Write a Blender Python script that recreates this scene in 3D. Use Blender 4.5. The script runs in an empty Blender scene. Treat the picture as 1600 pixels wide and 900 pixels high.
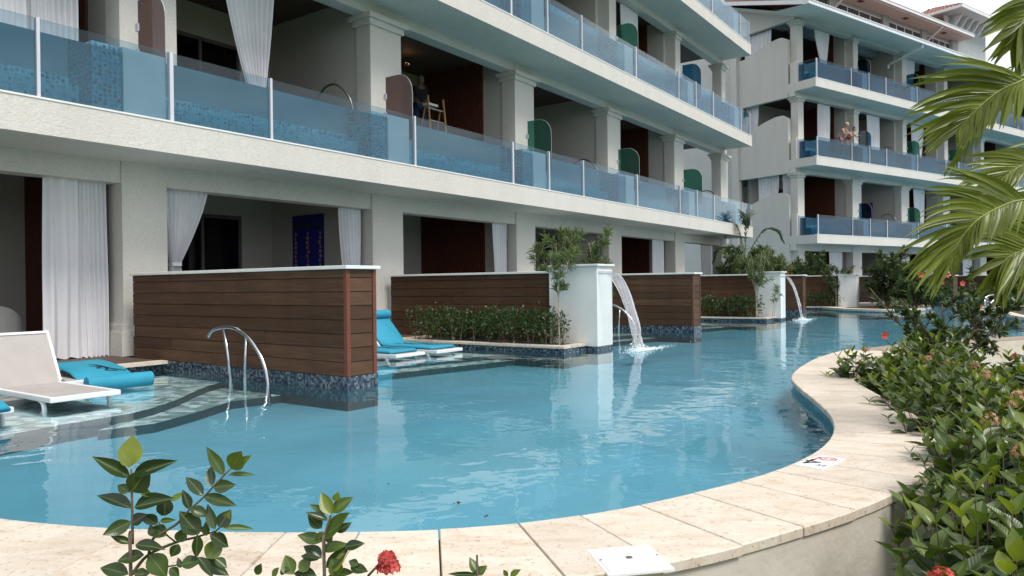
import bpy, bmesh, math, random
import numpy as np
from math import sin, cos, pi, radians, sqrt, atan2
from mathutils import Vector, Matrix

random.seed(7); rng = np.random.default_rng(7)
S = bpy.context.scene
C = S.collection
# ---------------------------------------------------------------- camera
H = 1.2                                   # lens height above the water
PITCH, ROLL, FPX = radians(-.244), radians(-.671), 1153.4
cam_d = bpy.data.cameras.new('camera'); cam = bpy.data.objects.new('camera', cam_d); C.objects.link(cam)
cam_d.sensor_width = 36; cam_d.lens = FPX / 1600 * 36; cam_d.clip_start = .05; cam_d.clip_end = 2000
_f = Vector((0, cos(PITCH), sin(PITCH))); _u = Vector((0, -sin(PITCH), cos(PITCH)))
_r = Vector((cos(ROLL), 0, 0)) + sin(ROLL) * _u; _v = Vector((-sin(ROLL), 0, 0)) + cos(ROLL) * _u
M = Matrix((_r, _v, -_f)).transposed().to_4x4(); M.translation = (0, 0, H)
cam.matrix_world = M; S.camera = cam
S.render.resolution_x, S.render.resolution_y = 1024, 576

# ---------------------------------------------------------------- light
SUN_EL, SUN_AZ = radians(56), radians(138)      # azimuth clockwise from +Y
w = bpy.data.worlds.new('World'); S.world = w; w.use_nodes = True
nt = w.node_tree; nt.nodes.clear()
def N(t, typ, **k):
    n = t.nodes.new(typ)
    for a, b in k.items(): setattr(n, a, b)
    return n
out = N(nt, 'ShaderNodeOutputWorld'); bg = N(nt, 'ShaderNodeBackground'); sky = N(nt, 'ShaderNodeTexSky')
sky.sky_type = 'NISHITA'; sky.sun_disc = False; sky.sun_elevation = SUN_EL; sky.sun_rotation = SUN_AZ
sky.air_density = 1.2; sky.dust_density = 3; sky.ozone_density = 1
tc = N(nt, 'ShaderNodeTexCoord'); mp = N(nt, 'ShaderNodeMapping'); mp.inputs['Scale'].default_value = (1, 1, 3.2)
nz = N(nt, 'ShaderNodeTexNoise'); nz.inputs['Scale'].default_value = 2.3; nz.inputs['Detail'].default_value = 7; nz.inputs['Roughness'].default_value = .58
cr = N(nt, 'ShaderNodeValToRGB'); cr.color_ramp.elements[0].position = .22; cr.color_ramp.elements[0].color = (.62, .62, .62, 1)
cr.color_ramp.elements[1].position = .62; cr.color_ramp.elements[1].color = (1, 1, 1, 1)
nz2 = N(nt, 'ShaderNodeTexNoise'); nz2.inputs['Scale'].default_value = 5; nz2.inputs['Detail'].default_value = 6
cc = N(nt, 'ShaderNodeValToRGB'); cc.color_ramp.elements[0].position = .38; cc.color_ramp.elements[0].color = (5.3, 5.7, 6.4, 1)
cc.color_ramp.elements[1].position = .6; cc.color_ramp.elements[1].color = (9.8, 9.8, 9.9, 1)
mx = N(nt, 'ShaderNodeMix', data_type='RGBA')
nt.links.new(tc.outputs['Generated'], mp.inputs[0]); nt.links.new(mp.outputs[0], nz.inputs[0]); nt.links.new(mp.outputs[0], nz2.inputs[0])
nt.links.new(nz.outputs[0], cr.inputs[0]); nt.links.new(nz2.outputs[0], cc.inputs[0])
nt.links.new(cr.outputs[0], mx.inputs['Factor']); nt.links.new(sky.outputs[0], mx.inputs['A']); nt.links.new(cc.outputs[0], mx.inputs['B'])
nt.links.new(mx.outputs['Result'], bg.inputs[0]); bg.inputs[1].default_value = .083
nt.links.new(bg.outputs[0], out.inputs[0])
sd = bpy.data.lights.new('sun', 'SUN'); sd.energy = 1.7; sd.angle = radians(20); sd.color = (1, .95, .88)
so = bpy.data.objects.new('sun', sd); C.objects.link(so)
sdir = Vector((sin(SUN_AZ) * cos(SUN_EL), cos(SUN_AZ) * cos(SUN_EL), sin(SUN_EL)))
so.rotation_euler = (-sdir).to_track_quat('-Z', 'Y').to_euler(); so.location = (10, -10, 40)
vs = S.view_settings; vs.view_transform = 'Standard'; vs.look = 'None'; vs.gamma = 1; vs.exposure = .92; vs.use_curve_mapping = False
cy = S.cycles; cy.use_denoising = True; cy.max_bounces = 10; cy.diffuse_bounces = 6; cy.glossy_bounces = 5
cy.transmission_bounces = 6; cy.transparent_max_bounces = 24; cy.sample_clamp_indirect = 6; cy.caustics_reflective = False; cy.caustics_refractive = False
try: cy.denoiser = 'OPENIMAGEDENOISE'
except Exception: pass

# ---------------------------------------------------------------- frames and coordinates
ANG = {'A': radians(35.33), 'B': radians(55.066), 'W': 0}
def FP(fr, u, w_, z=0):
    "a point of a building frame (u along the facade, w inward) in the world"
    if fr == 'W': return Vector((u, w_, z))
    a = ANG[fr]; return Vector((u * sin(a) - w_ * cos(a), u * cos(a) + w_ * sin(a), z))
def FR(fr): return 0 if fr == 'W' else pi / 2 - ANG[fr]
def ray(px, py):
    X, Z = (px - 800) / FPX, (450 - py) / FPX
    return _f + X * _r + Z * _v
def at(px, py, y):
    "the place that far out (metres along +Y) on the line of sight of a spot of the photo"
    d = ray(px, py); return Vector((0, 0, H)) + d * (y / d.y)
def atz(px, py, z):
    d = ray(px, py); return Vector((0, 0, H)) + d * ((z - H) / d.z)

# ---------------------------------------------------------------- object helpers
def props(o, label=None, cat=None, group=None, kind=None):
    for k, v in (('label', label), ('category', cat), ('group', group), ('kind', kind)):
        if v: o[k] = v
    return o
def thing(name, label, cat, fr='W', loc=(0, 0, 0), rz=0, group=None):
    o = bpy.data.objects.new(name, None); C.objects.link(o); o.empty_display_size = .2
    o.location = FP(fr, *loc); o.rotation_euler = (0, 0, FR(fr) + rz)
    return props(o, label, cat, group)
def link(name, me, parent=None, label=None, kind=None, mat=None):
    if mat and not me.materials: me.materials.append(mat)
    o = bpy.data.objects.new(name, me); C.objects.link(o)
    if parent: o.parent = parent
    return props(o, label, kind=kind)
class MB:
    def __init__(s): s.v = []; s.f = []; s.m = []
    def add(s, vs, fs, mi=0):
        b = len(s.v); s.v += [tuple(p) for p in vs]; s.f += [tuple(i + b for i in q) for q in fs]; s.m += [mi] * len(fs); return s
    def box(s, x0, y0, z0, x1, y1, z1, mi=0):
        x0, x1 = min(x0, x1), max(x0, x1); y0, y1 = min(y0, y1), max(y0, y1); z0, z1 = min(z0, z1), max(z0, z1)
        return s.add([(x, y, z) for z in (z0, z1) for x, y in ((x0, y0), (x1, y0), (x1, y1), (x0, y1))],
                     [(0, 3, 2, 1), (4, 5, 6, 7), (0, 1, 5, 4), (1, 2, 6, 5), (2, 3, 7, 6), (3, 0, 4, 7)], mi)
    def prism(s, poly, z0, z1, mi=0):
        n = len(poly)
        ar = sum(poly[i][0] * poly[(i + 1) % n][1] - poly[(i + 1) % n][0] * poly[i][1] for i in range(n))
        if ar < 0: poly = poly[::-1]
        return s.add([(x, y, z0) for x, y in poly] + [(x, y, z1) for x, y in poly],
                     [tuple(range(n - 1, -1, -1)), tuple(range(n, 2 * n))] + [(i, (i + 1) % n, n + (i + 1) % n, n + i) for i in range(n)], mi)
    def tube(s, pts, r, n=8, mi=0, cap=True):
        pts = [Vector(p) for p in pts]; m = len(pts); rs = r if hasattr(r, '__len__') else [r] * m
        vs = []; fs = []; up = None
        for i, p in enumerate(pts):
            t = (pts[min(i + 1, m - 1)] - pts[max(i - 1, 0)]).normalized()
            if up is None: up = t.orthogonal().normalized()
            up = (up - t * up.dot(t)); up = up.normalized() if up.length > 1e-6 else t.orthogonal().normalized()
            b = t.cross(up)
            for k in range(n):
                a = 2 * pi * k / n; vs.append(p + (up * cos(a) + b * sin(a)) * rs[i])
        for i in range(m - 1):
            for k in range(n):
                a, c = i * n + k, i * n + (k + 1) % n; fs.append((a, c, c + n, a + n))
        if cap: fs += [tuple(range(n - 1, -1, -1)), tuple(range((m - 1) * n, m * n))]
        return s.add(vs, fs, mi)
    def mesh(s, name, mats, smooth=False, bevel=0):
        me = bpy.data.meshes.new(name); me.from_pydata(s.v, [], s.f); mats = mats if isinstance(mats, (list, tuple)) else [mats]
        for q in mats: me.materials.append(q)
        if len(mats) > 1: me.polygons.foreach_set('material_index', s.m)
        if smooth: me.polygons.foreach_set('use_smooth', [True] * len(s.f))
        if bevel:
            bm = bmesh.new(); bm.from_mesh(me)
            bmesh.ops.bevel(bm, geom=list(bm.edges), offset=bevel, segments=2, profile=.6, affect='EDGES', clamp_overlap=True)
            bm.to_mesh(me); bm.free()
        me.update(); return me
    def build(s, name, mats, parent=None, smooth=False, bevel=0, label=None, kind=None):
        return link(name, s.mesh(name, mats, smooth, bevel), parent, label, kind)
def bez(pts, n=8):
    "catmull-rom through points"
    P = [Vector(p) for p in pts]; P = [2 * P[0] - P[1]] + P + [2 * P[-1] - P[-2]]; o = []
    for i in range(1, len(P) - 2):
        for k in range(n):
            t = k / n; a, b, c, d = P[i - 1], P[i], P[i + 1], P[i + 2]
            o.append(.5 * ((2 * b) + (c - a) * t + (2 * a - 5 * b + 4 * c - d) * t * t + (3 * b - a - 3 * c + d) * t ** 3))
    return o + [P[-2]]

# ---------------------------------------------------------------- materials
def mat(name):
    m = bpy.data.materials.new(name); m.use_nodes = True; t = m.node_tree; t.nodes.clear()
    return m, t, N(t, 'ShaderNodeOutputMaterial')
def L(t, a, b): t.links.new(a, b)
def pbr(name, col, rough=.6, var=0.12, scale=4, bump=0, bscale=60, spec=.4, metal=0, objvar=0, coords='Object', stretch=(1, 1, 1), detail=5, hue=None, coat=0, streak=0):
    m, t, o = mat(name); b = N(t, 'ShaderNodeBsdfPrincipled'); L(t, b.outputs[0], o.inputs[0])
    b.inputs['Roughness'].default_value = rough; b.inputs['Metallic'].default_value = metal; b.inputs['Specular IOR Level'].default_value = spec
    b.inputs['Coat Weight'].default_value = coat
    tc = N(t, 'ShaderNodeTexCoord'); mp = N(t, 'ShaderNodeMapping'); mp.inputs['Scale'].default_value = stretch; L(t, tc.outputs[coords], mp.inputs[0])
    n = N(t, 'ShaderNodeTexNoise'); n.inputs['Scale'].default_value = scale; n.inputs['Detail'].default_value = detail; L(t, mp.outputs[0], n.inputs[0])
    mr = N(t, 'ShaderNodeMapRange'); mr.inputs[1].default_value = .25; mr.inputs[2].default_value = .75; mr.inputs[3].default_value = 1 - var; mr.inputs[4].default_value = 1 + var
    L(t, n.outputs[0], mr.inputs[0]); v = mr.outputs[0]
    if objvar:
        oi = N(t, 'ShaderNodeObjectInfo'); m2 = N(t, 'ShaderNodeMapRange'); m2.inputs[3].default_value = 1 - objvar; m2.inputs[4].default_value = 1 + objvar
        L(t, oi.outputs['Random'], m2.inputs[0]); mu = N(t, 'ShaderNodeMath', operation='MULTIPLY'); L(t, v, mu.inputs[0]); L(t, m2.outputs[0], mu.inputs[1]); v = mu.outputs[0]
    vm = N(t, 'ShaderNodeVectorMath', operation='SCALE'); vm.inputs[0].default_value = col[:3]; L(t, v, vm.inputs[3])
    colout = vm.outputs[0]
    if hue:
        n3 = N(t, 'ShaderNodeTexNoise'); n3.inputs['Scale'].default_value = scale * .35; n3.inputs['Detail'].default_value = 3; L(t, mp.outputs[0], n3.inputs[0])
        mh = N(t, 'ShaderNodeMix', data_type='RGBA'); mrr = N(t, 'ShaderNodeMapRange'); mrr.inputs[1].default_value = .42; mrr.inputs[2].default_value = .7
        L(t, n3.outputs[0], mrr.inputs[0]); L(t, mrr.outputs[0], mh.inputs['Factor']); L(t, colout, mh.inputs['A']); mh.inputs['B'].default_value = (*hue, 1); colout = mh.outputs['Result']
    if streak:     # rain streaks running down the face
        m4 = N(t, 'ShaderNodeMapping'); m4.inputs['Scale'].default_value = (1.6, 1.6, .3); L(t, tc.outputs[coords], m4.inputs[0]); n4 = N(t, 'ShaderNodeTexNoise'); n4.inputs['Scale'].default_value = 1.3; n4.inputs['Detail'].default_value = 6; L(t, m4.outputs[0], n4.inputs[0])
        r4 = N(t, 'ShaderNodeMapRange'); r4.inputs[1].default_value = .35; r4.inputs[2].default_value = .6; r4.inputs[3].default_value = 1 - streak; r4.inputs[4].default_value = 1; L(t, n4.outputs[0], r4.inputs[0])
        s4 = N(t, 'ShaderNodeVectorMath', operation='SCALE'); L(t, colout, s4.inputs[0]); L(t, r4.outputs[0], s4.inputs[3]); colout = s4.outputs[0]
    L(t, colout, b.inputs['Base Color'])
    if bump:
        nb = N(t, 'ShaderNodeTexNoise'); nb.inputs['Scale'].default_value = bscale; nb.inputs['Detail'].default_value = 4; L(t, mp.outputs[0], nb.inputs[0])
        bp = N(t, 'ShaderNodeBump'); bp.inputs['Strength'].default_value = bump; bp.inputs['Distance'].default_value = .01; L(t, nb.outputs[0], bp.inputs['Height']); L(t, bp.outputs[0], b.inputs['Normal'])
    return m
def thin(name, tint, ior=1.5, rough=0, glosscol=(1, 1, 1), diff=None, dmix=0, bump=None, sym=True):
    m, t, o = mat(name); tr = N(t, 'ShaderNodeBsdfTransparent'); tr.inputs[0].default_value = (*tint, 1)
    g = N(t, 'ShaderNodeBsdfGlossy'); g.inputs[0].default_value = (*glosscol, 1); g.inputs['Roughness'].default_value = rough
    fz = N(t, 'ShaderNodeFresnel'); fz.inputs[0].default_value = ior; mxs = N(t, 'ShaderNodeMixShader')
    base = tr.outputs[0]
    if sym:      # a thin sheet reflects alike from both of its sides
        ge = N(t, 'ShaderNodeNewGeometry'); mi = N(t, 'ShaderNodeMapRange'); mi.inputs[3].default_value = ior; mi.inputs[4].default_value = 1 / ior
        L(t, ge.outputs['Backfacing'], mi.inputs[0]); L(t, mi.outputs[0], fz.inputs[0])
    if diff:
        d = N(t, 'ShaderNodeBsdfDiffuse'); d.inputs[0].default_value = (*diff, 1); m2 = N(t, 'ShaderNodeMixShader'); m2.inputs[0].default_value = dmix
        L(t, tr.outputs[0], m2.inputs[1]); L(t, d.outputs[0], m2.inputs[2]); base = m2.outputs[0]
    L(t, fz.outputs[0], mxs.inputs[0]); L(t, base, mxs.inputs[1]); L(t, g.outputs[0], mxs.inputs[2]); L(t, mxs.outputs[0], o.inputs[0])
    if bump:
        tc = N(t, 'ShaderNodeTexCoord'); h = None
        for sc, st, ss in bump:
            mp = N(t, 'ShaderNodeMapping'); mp.inputs['Scale'].default_value = ss; L(t, tc.outputs['Object'], mp.inputs[0])
            n = N(t, 'ShaderNodeTexNoise'); n.inputs['Scale'].default_value = sc; n.inputs['Detail'].default_value = 2; n.inputs['Distortion'].default_value = .6; L(t, mp.outputs[0], n.inputs[0])
            mu = N(t, 'ShaderNodeMath', operation='MULTIPLY'); mu.inputs[1].default_value = st; L(t, n.outputs[0], mu.inputs[0])
            if h: ad = N(t, 'ShaderNodeMath', operation='ADD'); L(t, h, ad.inputs[0]); L(t, mu.outputs[0], ad.inputs[1]); h = ad.outputs[0]
            else: h = mu.outputs[0]
        bp = N(t, 'ShaderNodeBump'); bp.inputs['Strength'].default_value = 1; bp.inputs['Distance'].default_value = 1; L(t, h, bp.inputs['Height'])
        L(t, bp.outputs[0], g.inputs['Normal']); L(t, bp.outputs[0], fz.inputs['Normal'])
    return m
def mosaic(name, cols, size=.03, rough=.25, grout=(.25, .3, .33), gap=.06):
    "square glass tiles of mixed colours, laid in all three directions"
    m, t, o = mat(name); b = N(t, 'ShaderNodeBsdfPrincipled'); L(t, b.outputs[0], o.inputs[0]); b.inputs['Roughness'].default_value = rough
    tc = N(t, 'ShaderNodeTexCoord'); sc = N(t, 'ShaderNodeVectorMath', operation='SCALE'); sc.inputs[3].default_value = 1 / size; L(t, tc.outputs['Object'], sc.inputs[0])
    ad = N(t, 'ShaderNodeVectorMath', operation='ADD'); ad.inputs[1].default_value = (.371, .413, .457); L(t, sc.outputs[0], ad.inputs[0])
    fl = N(t, 'ShaderNodeVectorMath', operation='FLOOR'); L(t, ad.outputs[0], fl.inputs[0])
    wn = N(t, 'ShaderNodeTexWhiteNoise'); wn.noise_dimensions = '3D'; L(t, fl.outputs[0], wn.inputs[0])
    r = N(t, 'ShaderNodeValToRGB'); r.color_ramp.interpolation = 'CONSTANT'; e = r.color_ramp.elements
    while len(e) < len(cols): e.new(.5)
    for i, c in enumerate(cols): e[i].position = i / len(cols); e[i].color = (*c, 1)
    L(t, wn.outputs[0], r.inputs[0]); L(t, r.outputs[0], b.inputs['Base Color'])
    return m

STUCCO = pbr('painted_stucco', (.60, .58, .54), .85, .12, 24, .9, 38, .2, hue=(.60, .58, .53), detail=9, streak=.05)
STUCCO_IN = pbr('interior_paint', (.52, .51, .48), .8, .05, 1.5, .08, 60, .2)
SOFFIT = pbr('soffit_paint', (.70, .62, .54), .85, .04, 1.2, .08, 50, .2)
CEIL = pbr('ceiling_paint', (.68, .65, .61), .85, .04, 1.2, 0, 50, .2)
WHITE = pbr('white_stone_cap', (.74, .75, .72), .5, .06, 8, .05, 60)
PILLAR = pbr('white_pillar_stucco', (.76, .775, .755), .8, .05, 3, .4, 60, .2)
METALW = pbr('pale_aluminium_post', (.55, .56, .62), .4, .03, 4, spec=.5)
GLASS = thin('balcony_glass', (.76, .84, .87), 1.45, glosscol=(.80, .86, .90))
GLASSB = thin('dark_reflection_balcony_glass', (.58, .69, .75), 1.42, glosscol=(.58, .66, .72))  # tint darkened to imitate dark trees mirrored in the far wing's glass
DOORGLASS = thin('door_glass', (.35, .42, .42), 1.5)
SCREEN_G = thin('green_tinted_glass', (.26, .50, .42), 1.5, diff=(.10, .26, .20), dmix=.2)
SCREEN_M = thin('mauve_tinted_glass', (.34, .22, .21), 1.5, diff=(.36, .27, .25), dmix=.35)
SCREEN_B = thin('blue_tinted_glass', (.16, .36, .48), 1.5)
PWATER = thin('plunge_pool_water', (.50, .74, .80), 1.2, diff=(.14, .25, .31), dmix=.2)
PWATERB = thin('dark_reflection_plunge_water', (.34, .55, .63), 1.3, diff=(.07, .15, .20), dmix=.25)  # same water, darkened to imitate the dark reflections on the far wing
PWTOP = thin('plunge_pool_surface', (.92, .97, .98), 1.33, sym=False)
def dotmosaic(name):
    "small round-cornered glass tiles: dark dots among pale blue ones"
    m, t, o = mat(name); b = N(t, 'ShaderNodeBsdfPrincipled'); L(t, b.outputs[0], o.inputs[0]); b.inputs['Roughness'].default_value = .25
    tc = N(t, 'ShaderNodeTexCoord'); v = N(t, 'ShaderNodeTexVoronoi'); v.inputs['Scale'].default_value = 15; v.inputs['Randomness'].default_value = .55; L(t, tc.outputs['Object'], v.inputs[0])
    r = N(t, 'ShaderNodeMapRange'); r.inputs[1].default_value = .30; r.inputs[2].default_value = .48; L(t, v.outputs['Distance'], r.inputs[0])
    wn = N(t, 'ShaderNodeSeparateColor'); L(t, v.outputs['Color'], wn.inputs[0]); c1 = N(t, 'ShaderNodeValToRGB'); e = c1.color_ramp.elements; e[0].color = (.012, .05, .10, 1); e[1].color = (.10, .28, .40, 1); e[1].position = .9; L(t, wn.outputs[0], c1.inputs[0])
    c2 = N(t, 'ShaderNodeMix', data_type='RGBA'); c2.inputs['A'].default_value = (.12, .33, .44, 1); c2.inputs['B'].default_value = (.26, .50, .60, 1); L(t, wn.outputs[1], c2.inputs['Factor'])
    mx_ = N(t, 'ShaderNodeMix', data_type='RGBA'); L(t, r.outputs[0], mx_.inputs['Factor']); L(t, c1.outputs[0], mx_.inputs['A']); L(t, c2.outputs['Result'], mx_.inputs['B']); L(t, mx_.outputs['Result'], b.inputs['Base Color'])
    return m
MOS_B = dotmosaic('blue_glass_mosaic')
MOS_T = mosaic('waterline_mosaic', [(.014, .02, .04), (.045, .07, .10), (.11, .14, .16), (.03, .04, .07), (.17, .20, .205), (.07, .10, .13), (.022, .036, .07)], .026)
MOS_L = mosaic('ledge_mosaic', [(.42, .50, .49), (.66, .72, .70), (.26, .33, .33), (.76, .80, .78), (.36, .43, .43), (.56, .64, .62), (.22, .28, .29)], .10, .5)
RISER = pbr('ledge_riser_tile', (.045, .10, .115), .4, .12, 5)
DECK = pbr('dark_deck_boards', (.085, .062, .048), .7, .2, 9, stretch=(1, 12, 1))
WOODP = pbr('ipe_plank', (.098, .052, .031), .6, .32, 2.2, .3, 18, .15, objvar=.32, stretch=(1.2, 14, 14), hue=(.078, .046, .028))
WOODT = pbr('red_corner_trim_wood', (.16, .055, .032), .5, .2, 6, .1, 30, .3, stretch=(8, 8, 1))
SLAT = pbr('red_timber_slat', (.115, .038, .022), .55, .25, 6, .1, 30, .3, stretch=(10, 10, 1))
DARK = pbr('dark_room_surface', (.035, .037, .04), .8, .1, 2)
FRAME = pbr('grey_door_frame', (.12, .12, .13), .5, .05, 3)
CURT = pbr('white_curtain_cloth', (.70, .70, .73), .9, .04, 3, .1, 90, .1)
BLUEF = pbr('turquoise_foam', (.03, .27, .40), .7, .12, 3, .1, 90, .3)
WPLAST = pbr('white_lounger_frame', (.74, .75, .77), .4, .03, 5)
SLING = pbr('grey_sling_mesh', (.40, .375, .355), .8, .08, 3, .3, 160, .2)
STEEL = pbr('brushed_steel', (.55, .57, .6), .22, .05, 5, metal=1)
POOLF = pbr('blue_pool_plaster', (.128, .33, .425), .8, .14, .9, hue=(.175, .38, .465))
POOLW = mosaic('pool_wall_mosaic', [(.03, .13, .18), (.06, .2, .26), (.10, .27, .33), (.04, .10, .14)], .05, .4)
SOIL = pbr('planter_soil', (.07, .05, .035), .95, .3, 12, .6, 40)
TRAV = None
ROOFT = pbr('terracotta_tile', (.24, .12, .09), .75, .22, 5, .2, 30, .2, objvar=.25)
GUTTER = pbr('white_gutter', (.66, .67, .68), .5, .05, 3)
GREYB = pbr('blue_grey_wall_paint', (.33, .36, .37), .8, .06, 2, .1, 40)
BLACK = pbr('black_print', (.012, .012, .014), .6, .02)
RED = pbr('red_print', (.55, .05, .07), .6, .02)
SIGNW = pbr('white_sign_tile', (.78, .79, .8), .3, .02, 5)
BARK = pbr('bark', (.12, .095, .07), .9, .3, 20, .6, 40)
PALEBARK = pbr('pale_stem_bark', (.36, .30, .24), .9, .2, 20, .3, 40)

def travertine():
    m, t, o = mat('travertine'); b = N(t, 'ShaderNodeBsdfPrincipled'); L(t, b.outputs[0], o.inputs[0]); b.inputs['Roughness'].default_value = .6; b.inputs['Specular IOR Level'].default_value = .3
    tc = N(t, 'ShaderNodeTexCoord'); oi = N(t, 'ShaderNodeObjectInfo')
    ro = N(t, 'ShaderNodeVectorRotate', rotation_type='Z_AXIS'); L(t, tc.outputs['Object'], ro.inputs[0])
    off = N(t, 'ShaderNodeVectorMath', operation='ADD'); sc = N(t, 'ShaderNodeVectorMath', operation='SCALE'); sc.inputs[0].default_value = (13, 7, 3)
    L(t, oi.outputs['Random'], sc.inputs[3]); L(t, ro.outputs[0], off.inputs[0]); L(t, sc.outputs[0], off.inputs[1])
    mp = N(t, 'ShaderNodeMapping'); mp.inputs['Scale'].default_value = (2.6, 6, 2); L(t, off.outputs[0], mp.inputs[0])
    n1 = N(t, 'ShaderNodeTexNoise'); n1.inputs['Scale'].default_value = 1.6; n1.inputs['Detail'].default_value = 8; n1.inputs['Roughness'].default_value = .65; n1.inputs['Distortion'].default_value = .5; L(t, mp.outputs[0], n1.inputs[0])
    r = N(t, 'ShaderNodeValToRGB'); e = r.color_ramp.elements; e[0].position = .3; e[0].color = (.50, .405, .31, 1); e[1].position = .62; e[1].color = (.66, .595, .51, 1)
    x = e.new(.46); x.color = (.61, .53, .435, 1); L(t, n1.outputs[0], r.inputs[0])
    n2 = N(t, 'ShaderNodeTexNoise'); n2.inputs['Scale'].default_value = 48; n2.inputs['Detail'].default_value = 5; L(t, off.outputs[0], n2.inputs[0])
    r2 = N(t, 'ShaderNodeValToRGB'); e = r2.color_ramp.elements; e[0].position = .32; e[0].color = (.62, .55, .47, 1); e[1].position = .41; e[1].color = (1, 1, 1, 1); L(t, n2.outputs[0], r2.inputs[0])
    mu = N(t, 'ShaderNodeMix', data_type='RGBA', blend_type='MULTIPLY'); mu.inputs['Factor'].default_value = .8; L(t, r.outputs[0], mu.inputs['A']); L(t, r2.outputs[0], mu.inputs['B'])
    m2 = N(t, 'ShaderNodeMapRange'); m2.inputs[3].default_value = .9; m2.inputs[4].default_value = 1.06; L(t, oi.outputs['Random'], m2.inputs[0])
    s2 = N(t, 'ShaderNodeVectorMath', operation='SCALE'); L(t, mu.outputs['Result'], s2.inputs[0]); L(t, m2.outputs[0], s2.inputs[3]); L(t, s2.outputs[0], b.inputs['Base Color'])
    bp = N(t, 'ShaderNodeBump'); bp.inputs['Strength'].default_value = .35; bp.inputs['Distance'].default_value = .004; L(t, n2.outputs[0], bp.inputs['Height']); L(t, bp.outputs[0], b.inputs['Normal'])
    return m
TRAV = travertine()
def wallpaint_old():
    "stucco retaining wall under the coping, stained by drips"
    return pbr('rough_retaining_stucco', (.62, .58, .53), .9, .12, 5, .35, 26, .2, hue=(.52, .46, .38))
RETAIN = wallpaint_old()

def leafmat(name, c0, c1, rough=.32, trans=.25, veins=False):
    m, t, o = mat(name); b = N(t, 'ShaderNodeBsdfPrincipled'); b.inputs['Roughness'].default_value = rough; b.inputs['Specular IOR Level'].default_value = .45
    at_ = N(t, 'ShaderNodeAttribute'); at_.attribute_name = 'tone'; oi = N(t, 'ShaderNodeObjectInfo')
    ad = N(t, 'ShaderNodeMath', operation='ADD'); L(t, at_.outputs['Fac'], ad.inputs[0]); L(t, oi.outputs['Random'], ad.inputs[1]); fr = N(t, 'ShaderNodeMath', operation='FRACT'); L(t, ad.outputs[0], fr.inputs[0])
    mx_ = N(t, 'ShaderNodeMix', data_type='RGBA'); mx_.inputs['A'].default_value = (*c0, 1); mx_.inputs['B'].default_value = (*c1, 1); L(t, fr.outputs[0], mx_.inputs['Factor'])
    ge = N(t, 'ShaderNodeNewGeometry'); L(t, mx_.outputs['Result'], b.inputs['Base Color'])
    if veins:      # raised side veins and a paler midrib, in the leaf's own length and width
        tcv = N(t, 'ShaderNodeTexCoord'); sx = N(t, 'ShaderNodeSeparateXYZ'); L(t, tcv.outputs['Object'], sx.inputs[0]); ab = N(t, 'ShaderNodeMath', operation='ABSOLUTE'); L(t, sx.outputs[0], ab.inputs[0])
        m1 = N(t, 'ShaderNodeMath', operation='MULTIPLY_ADD'); L(t, ab.outputs[0], m1.inputs[0]); m1.inputs[1].default_value = -1.1; L(t, sx.outputs[1], m1.inputs[2])
        m2 = N(t, 'ShaderNodeMath', operation='MULTIPLY'); m2.inputs[1].default_value = 75; L(t, m1.outputs[0], m2.inputs[0]); sn = N(t, 'ShaderNodeMath', operation='SINE'); L(t, m2.outputs[0], sn.inputs[0])
        bp = N(t, 'ShaderNodeBump'); bp.inputs['Strength'].default_value = .05; bp.inputs['Distance'].default_value = .01; L(t, sn.outputs[0], bp.inputs['Height']); L(t, bp.outputs[0], b.inputs['Normal'])
        lt = N(t, 'ShaderNodeMath', operation='LESS_THAN'); lt.inputs[1].default_value = .012; L(t, ab.outputs[0], lt.inputs[0]); mm = N(t, 'ShaderNodeMath', operation='MULTIPLY'); mm.inputs[1].default_value = .6; L(t, lt.outputs[0], mm.inputs[0])
        mv = N(t, 'ShaderNodeMix', data_type='RGBA'); L(t, mm.outputs[0], mv.inputs['Factor']); L(t, mx_.outputs['Result'], mv.inputs['A']); mv.inputs['B'].default_value = (.16, .22, .07, 1); L(t, mv.outputs['Result'], b.inputs['Base Color'])
    tl = N(t, 'ShaderNodeBsdfTranslucent'); sc = N(t, 'ShaderNodeVectorMath', operation='MULTIPLY'); sc.inputs[1].default_value = (1.5, 1.6, .5); L(t, mx_.outputs['Result'], sc.inputs[0]); L(t, sc.outputs[0], tl.inputs[0])
    ms = N(t, 'ShaderNodeMixShader'); ms.inputs[0].default_value = trans; L(t, b.outputs[0], ms.inputs[1]); L(t, tl.outputs[0], ms.inputs[2]); L(t, ms.outputs[0], o.inputs[0])
    return m
LEAFD = leafmat('dark_glossy_leaf', (.022, .042, .014), (.05, .082, .022), .28, .2, True)
LEAFM = leafmat('mid_green_leaf', (.05, .09, .018), (.10, .145, .028), .3, .25, True)
LEAFY = leafmat('young_yellow_green_leaf', (.12, .17, .025), (.21, .25, .04), .3, .35, True)
LEAFH = leafmat('small_hedge_leaf', (.022, .05, .016), (.06, .10, .03), .3)
LEAFO = leafmat('oleander_leaf', (.08, .12, .05), (.18, .23, .10), .5)
LEAFB = leafmat('hibiscus_leaf', (.035, .06, .025), (.08, .12, .05), .4)
LEAFP = leafmat('palm_leaflet', (.085, .115, .014), (.175, .215, .03), .35, .32)
LEAFPD = leafmat('dark_palm_leaflet', (.03, .05, .02), (.07, .10, .035), .4, .2)
PETAL = leafmat('red_petal', (.45, .05, .05), (.62, .12, .10), .5, .3)
PETALP = leafmat('faded_pink_petal', (.42, .22, .15), (.55, .32, .24), .6, .3)
SKINM = pbr('skin', (.45, .26, .19), .55, .05, 8)
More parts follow.
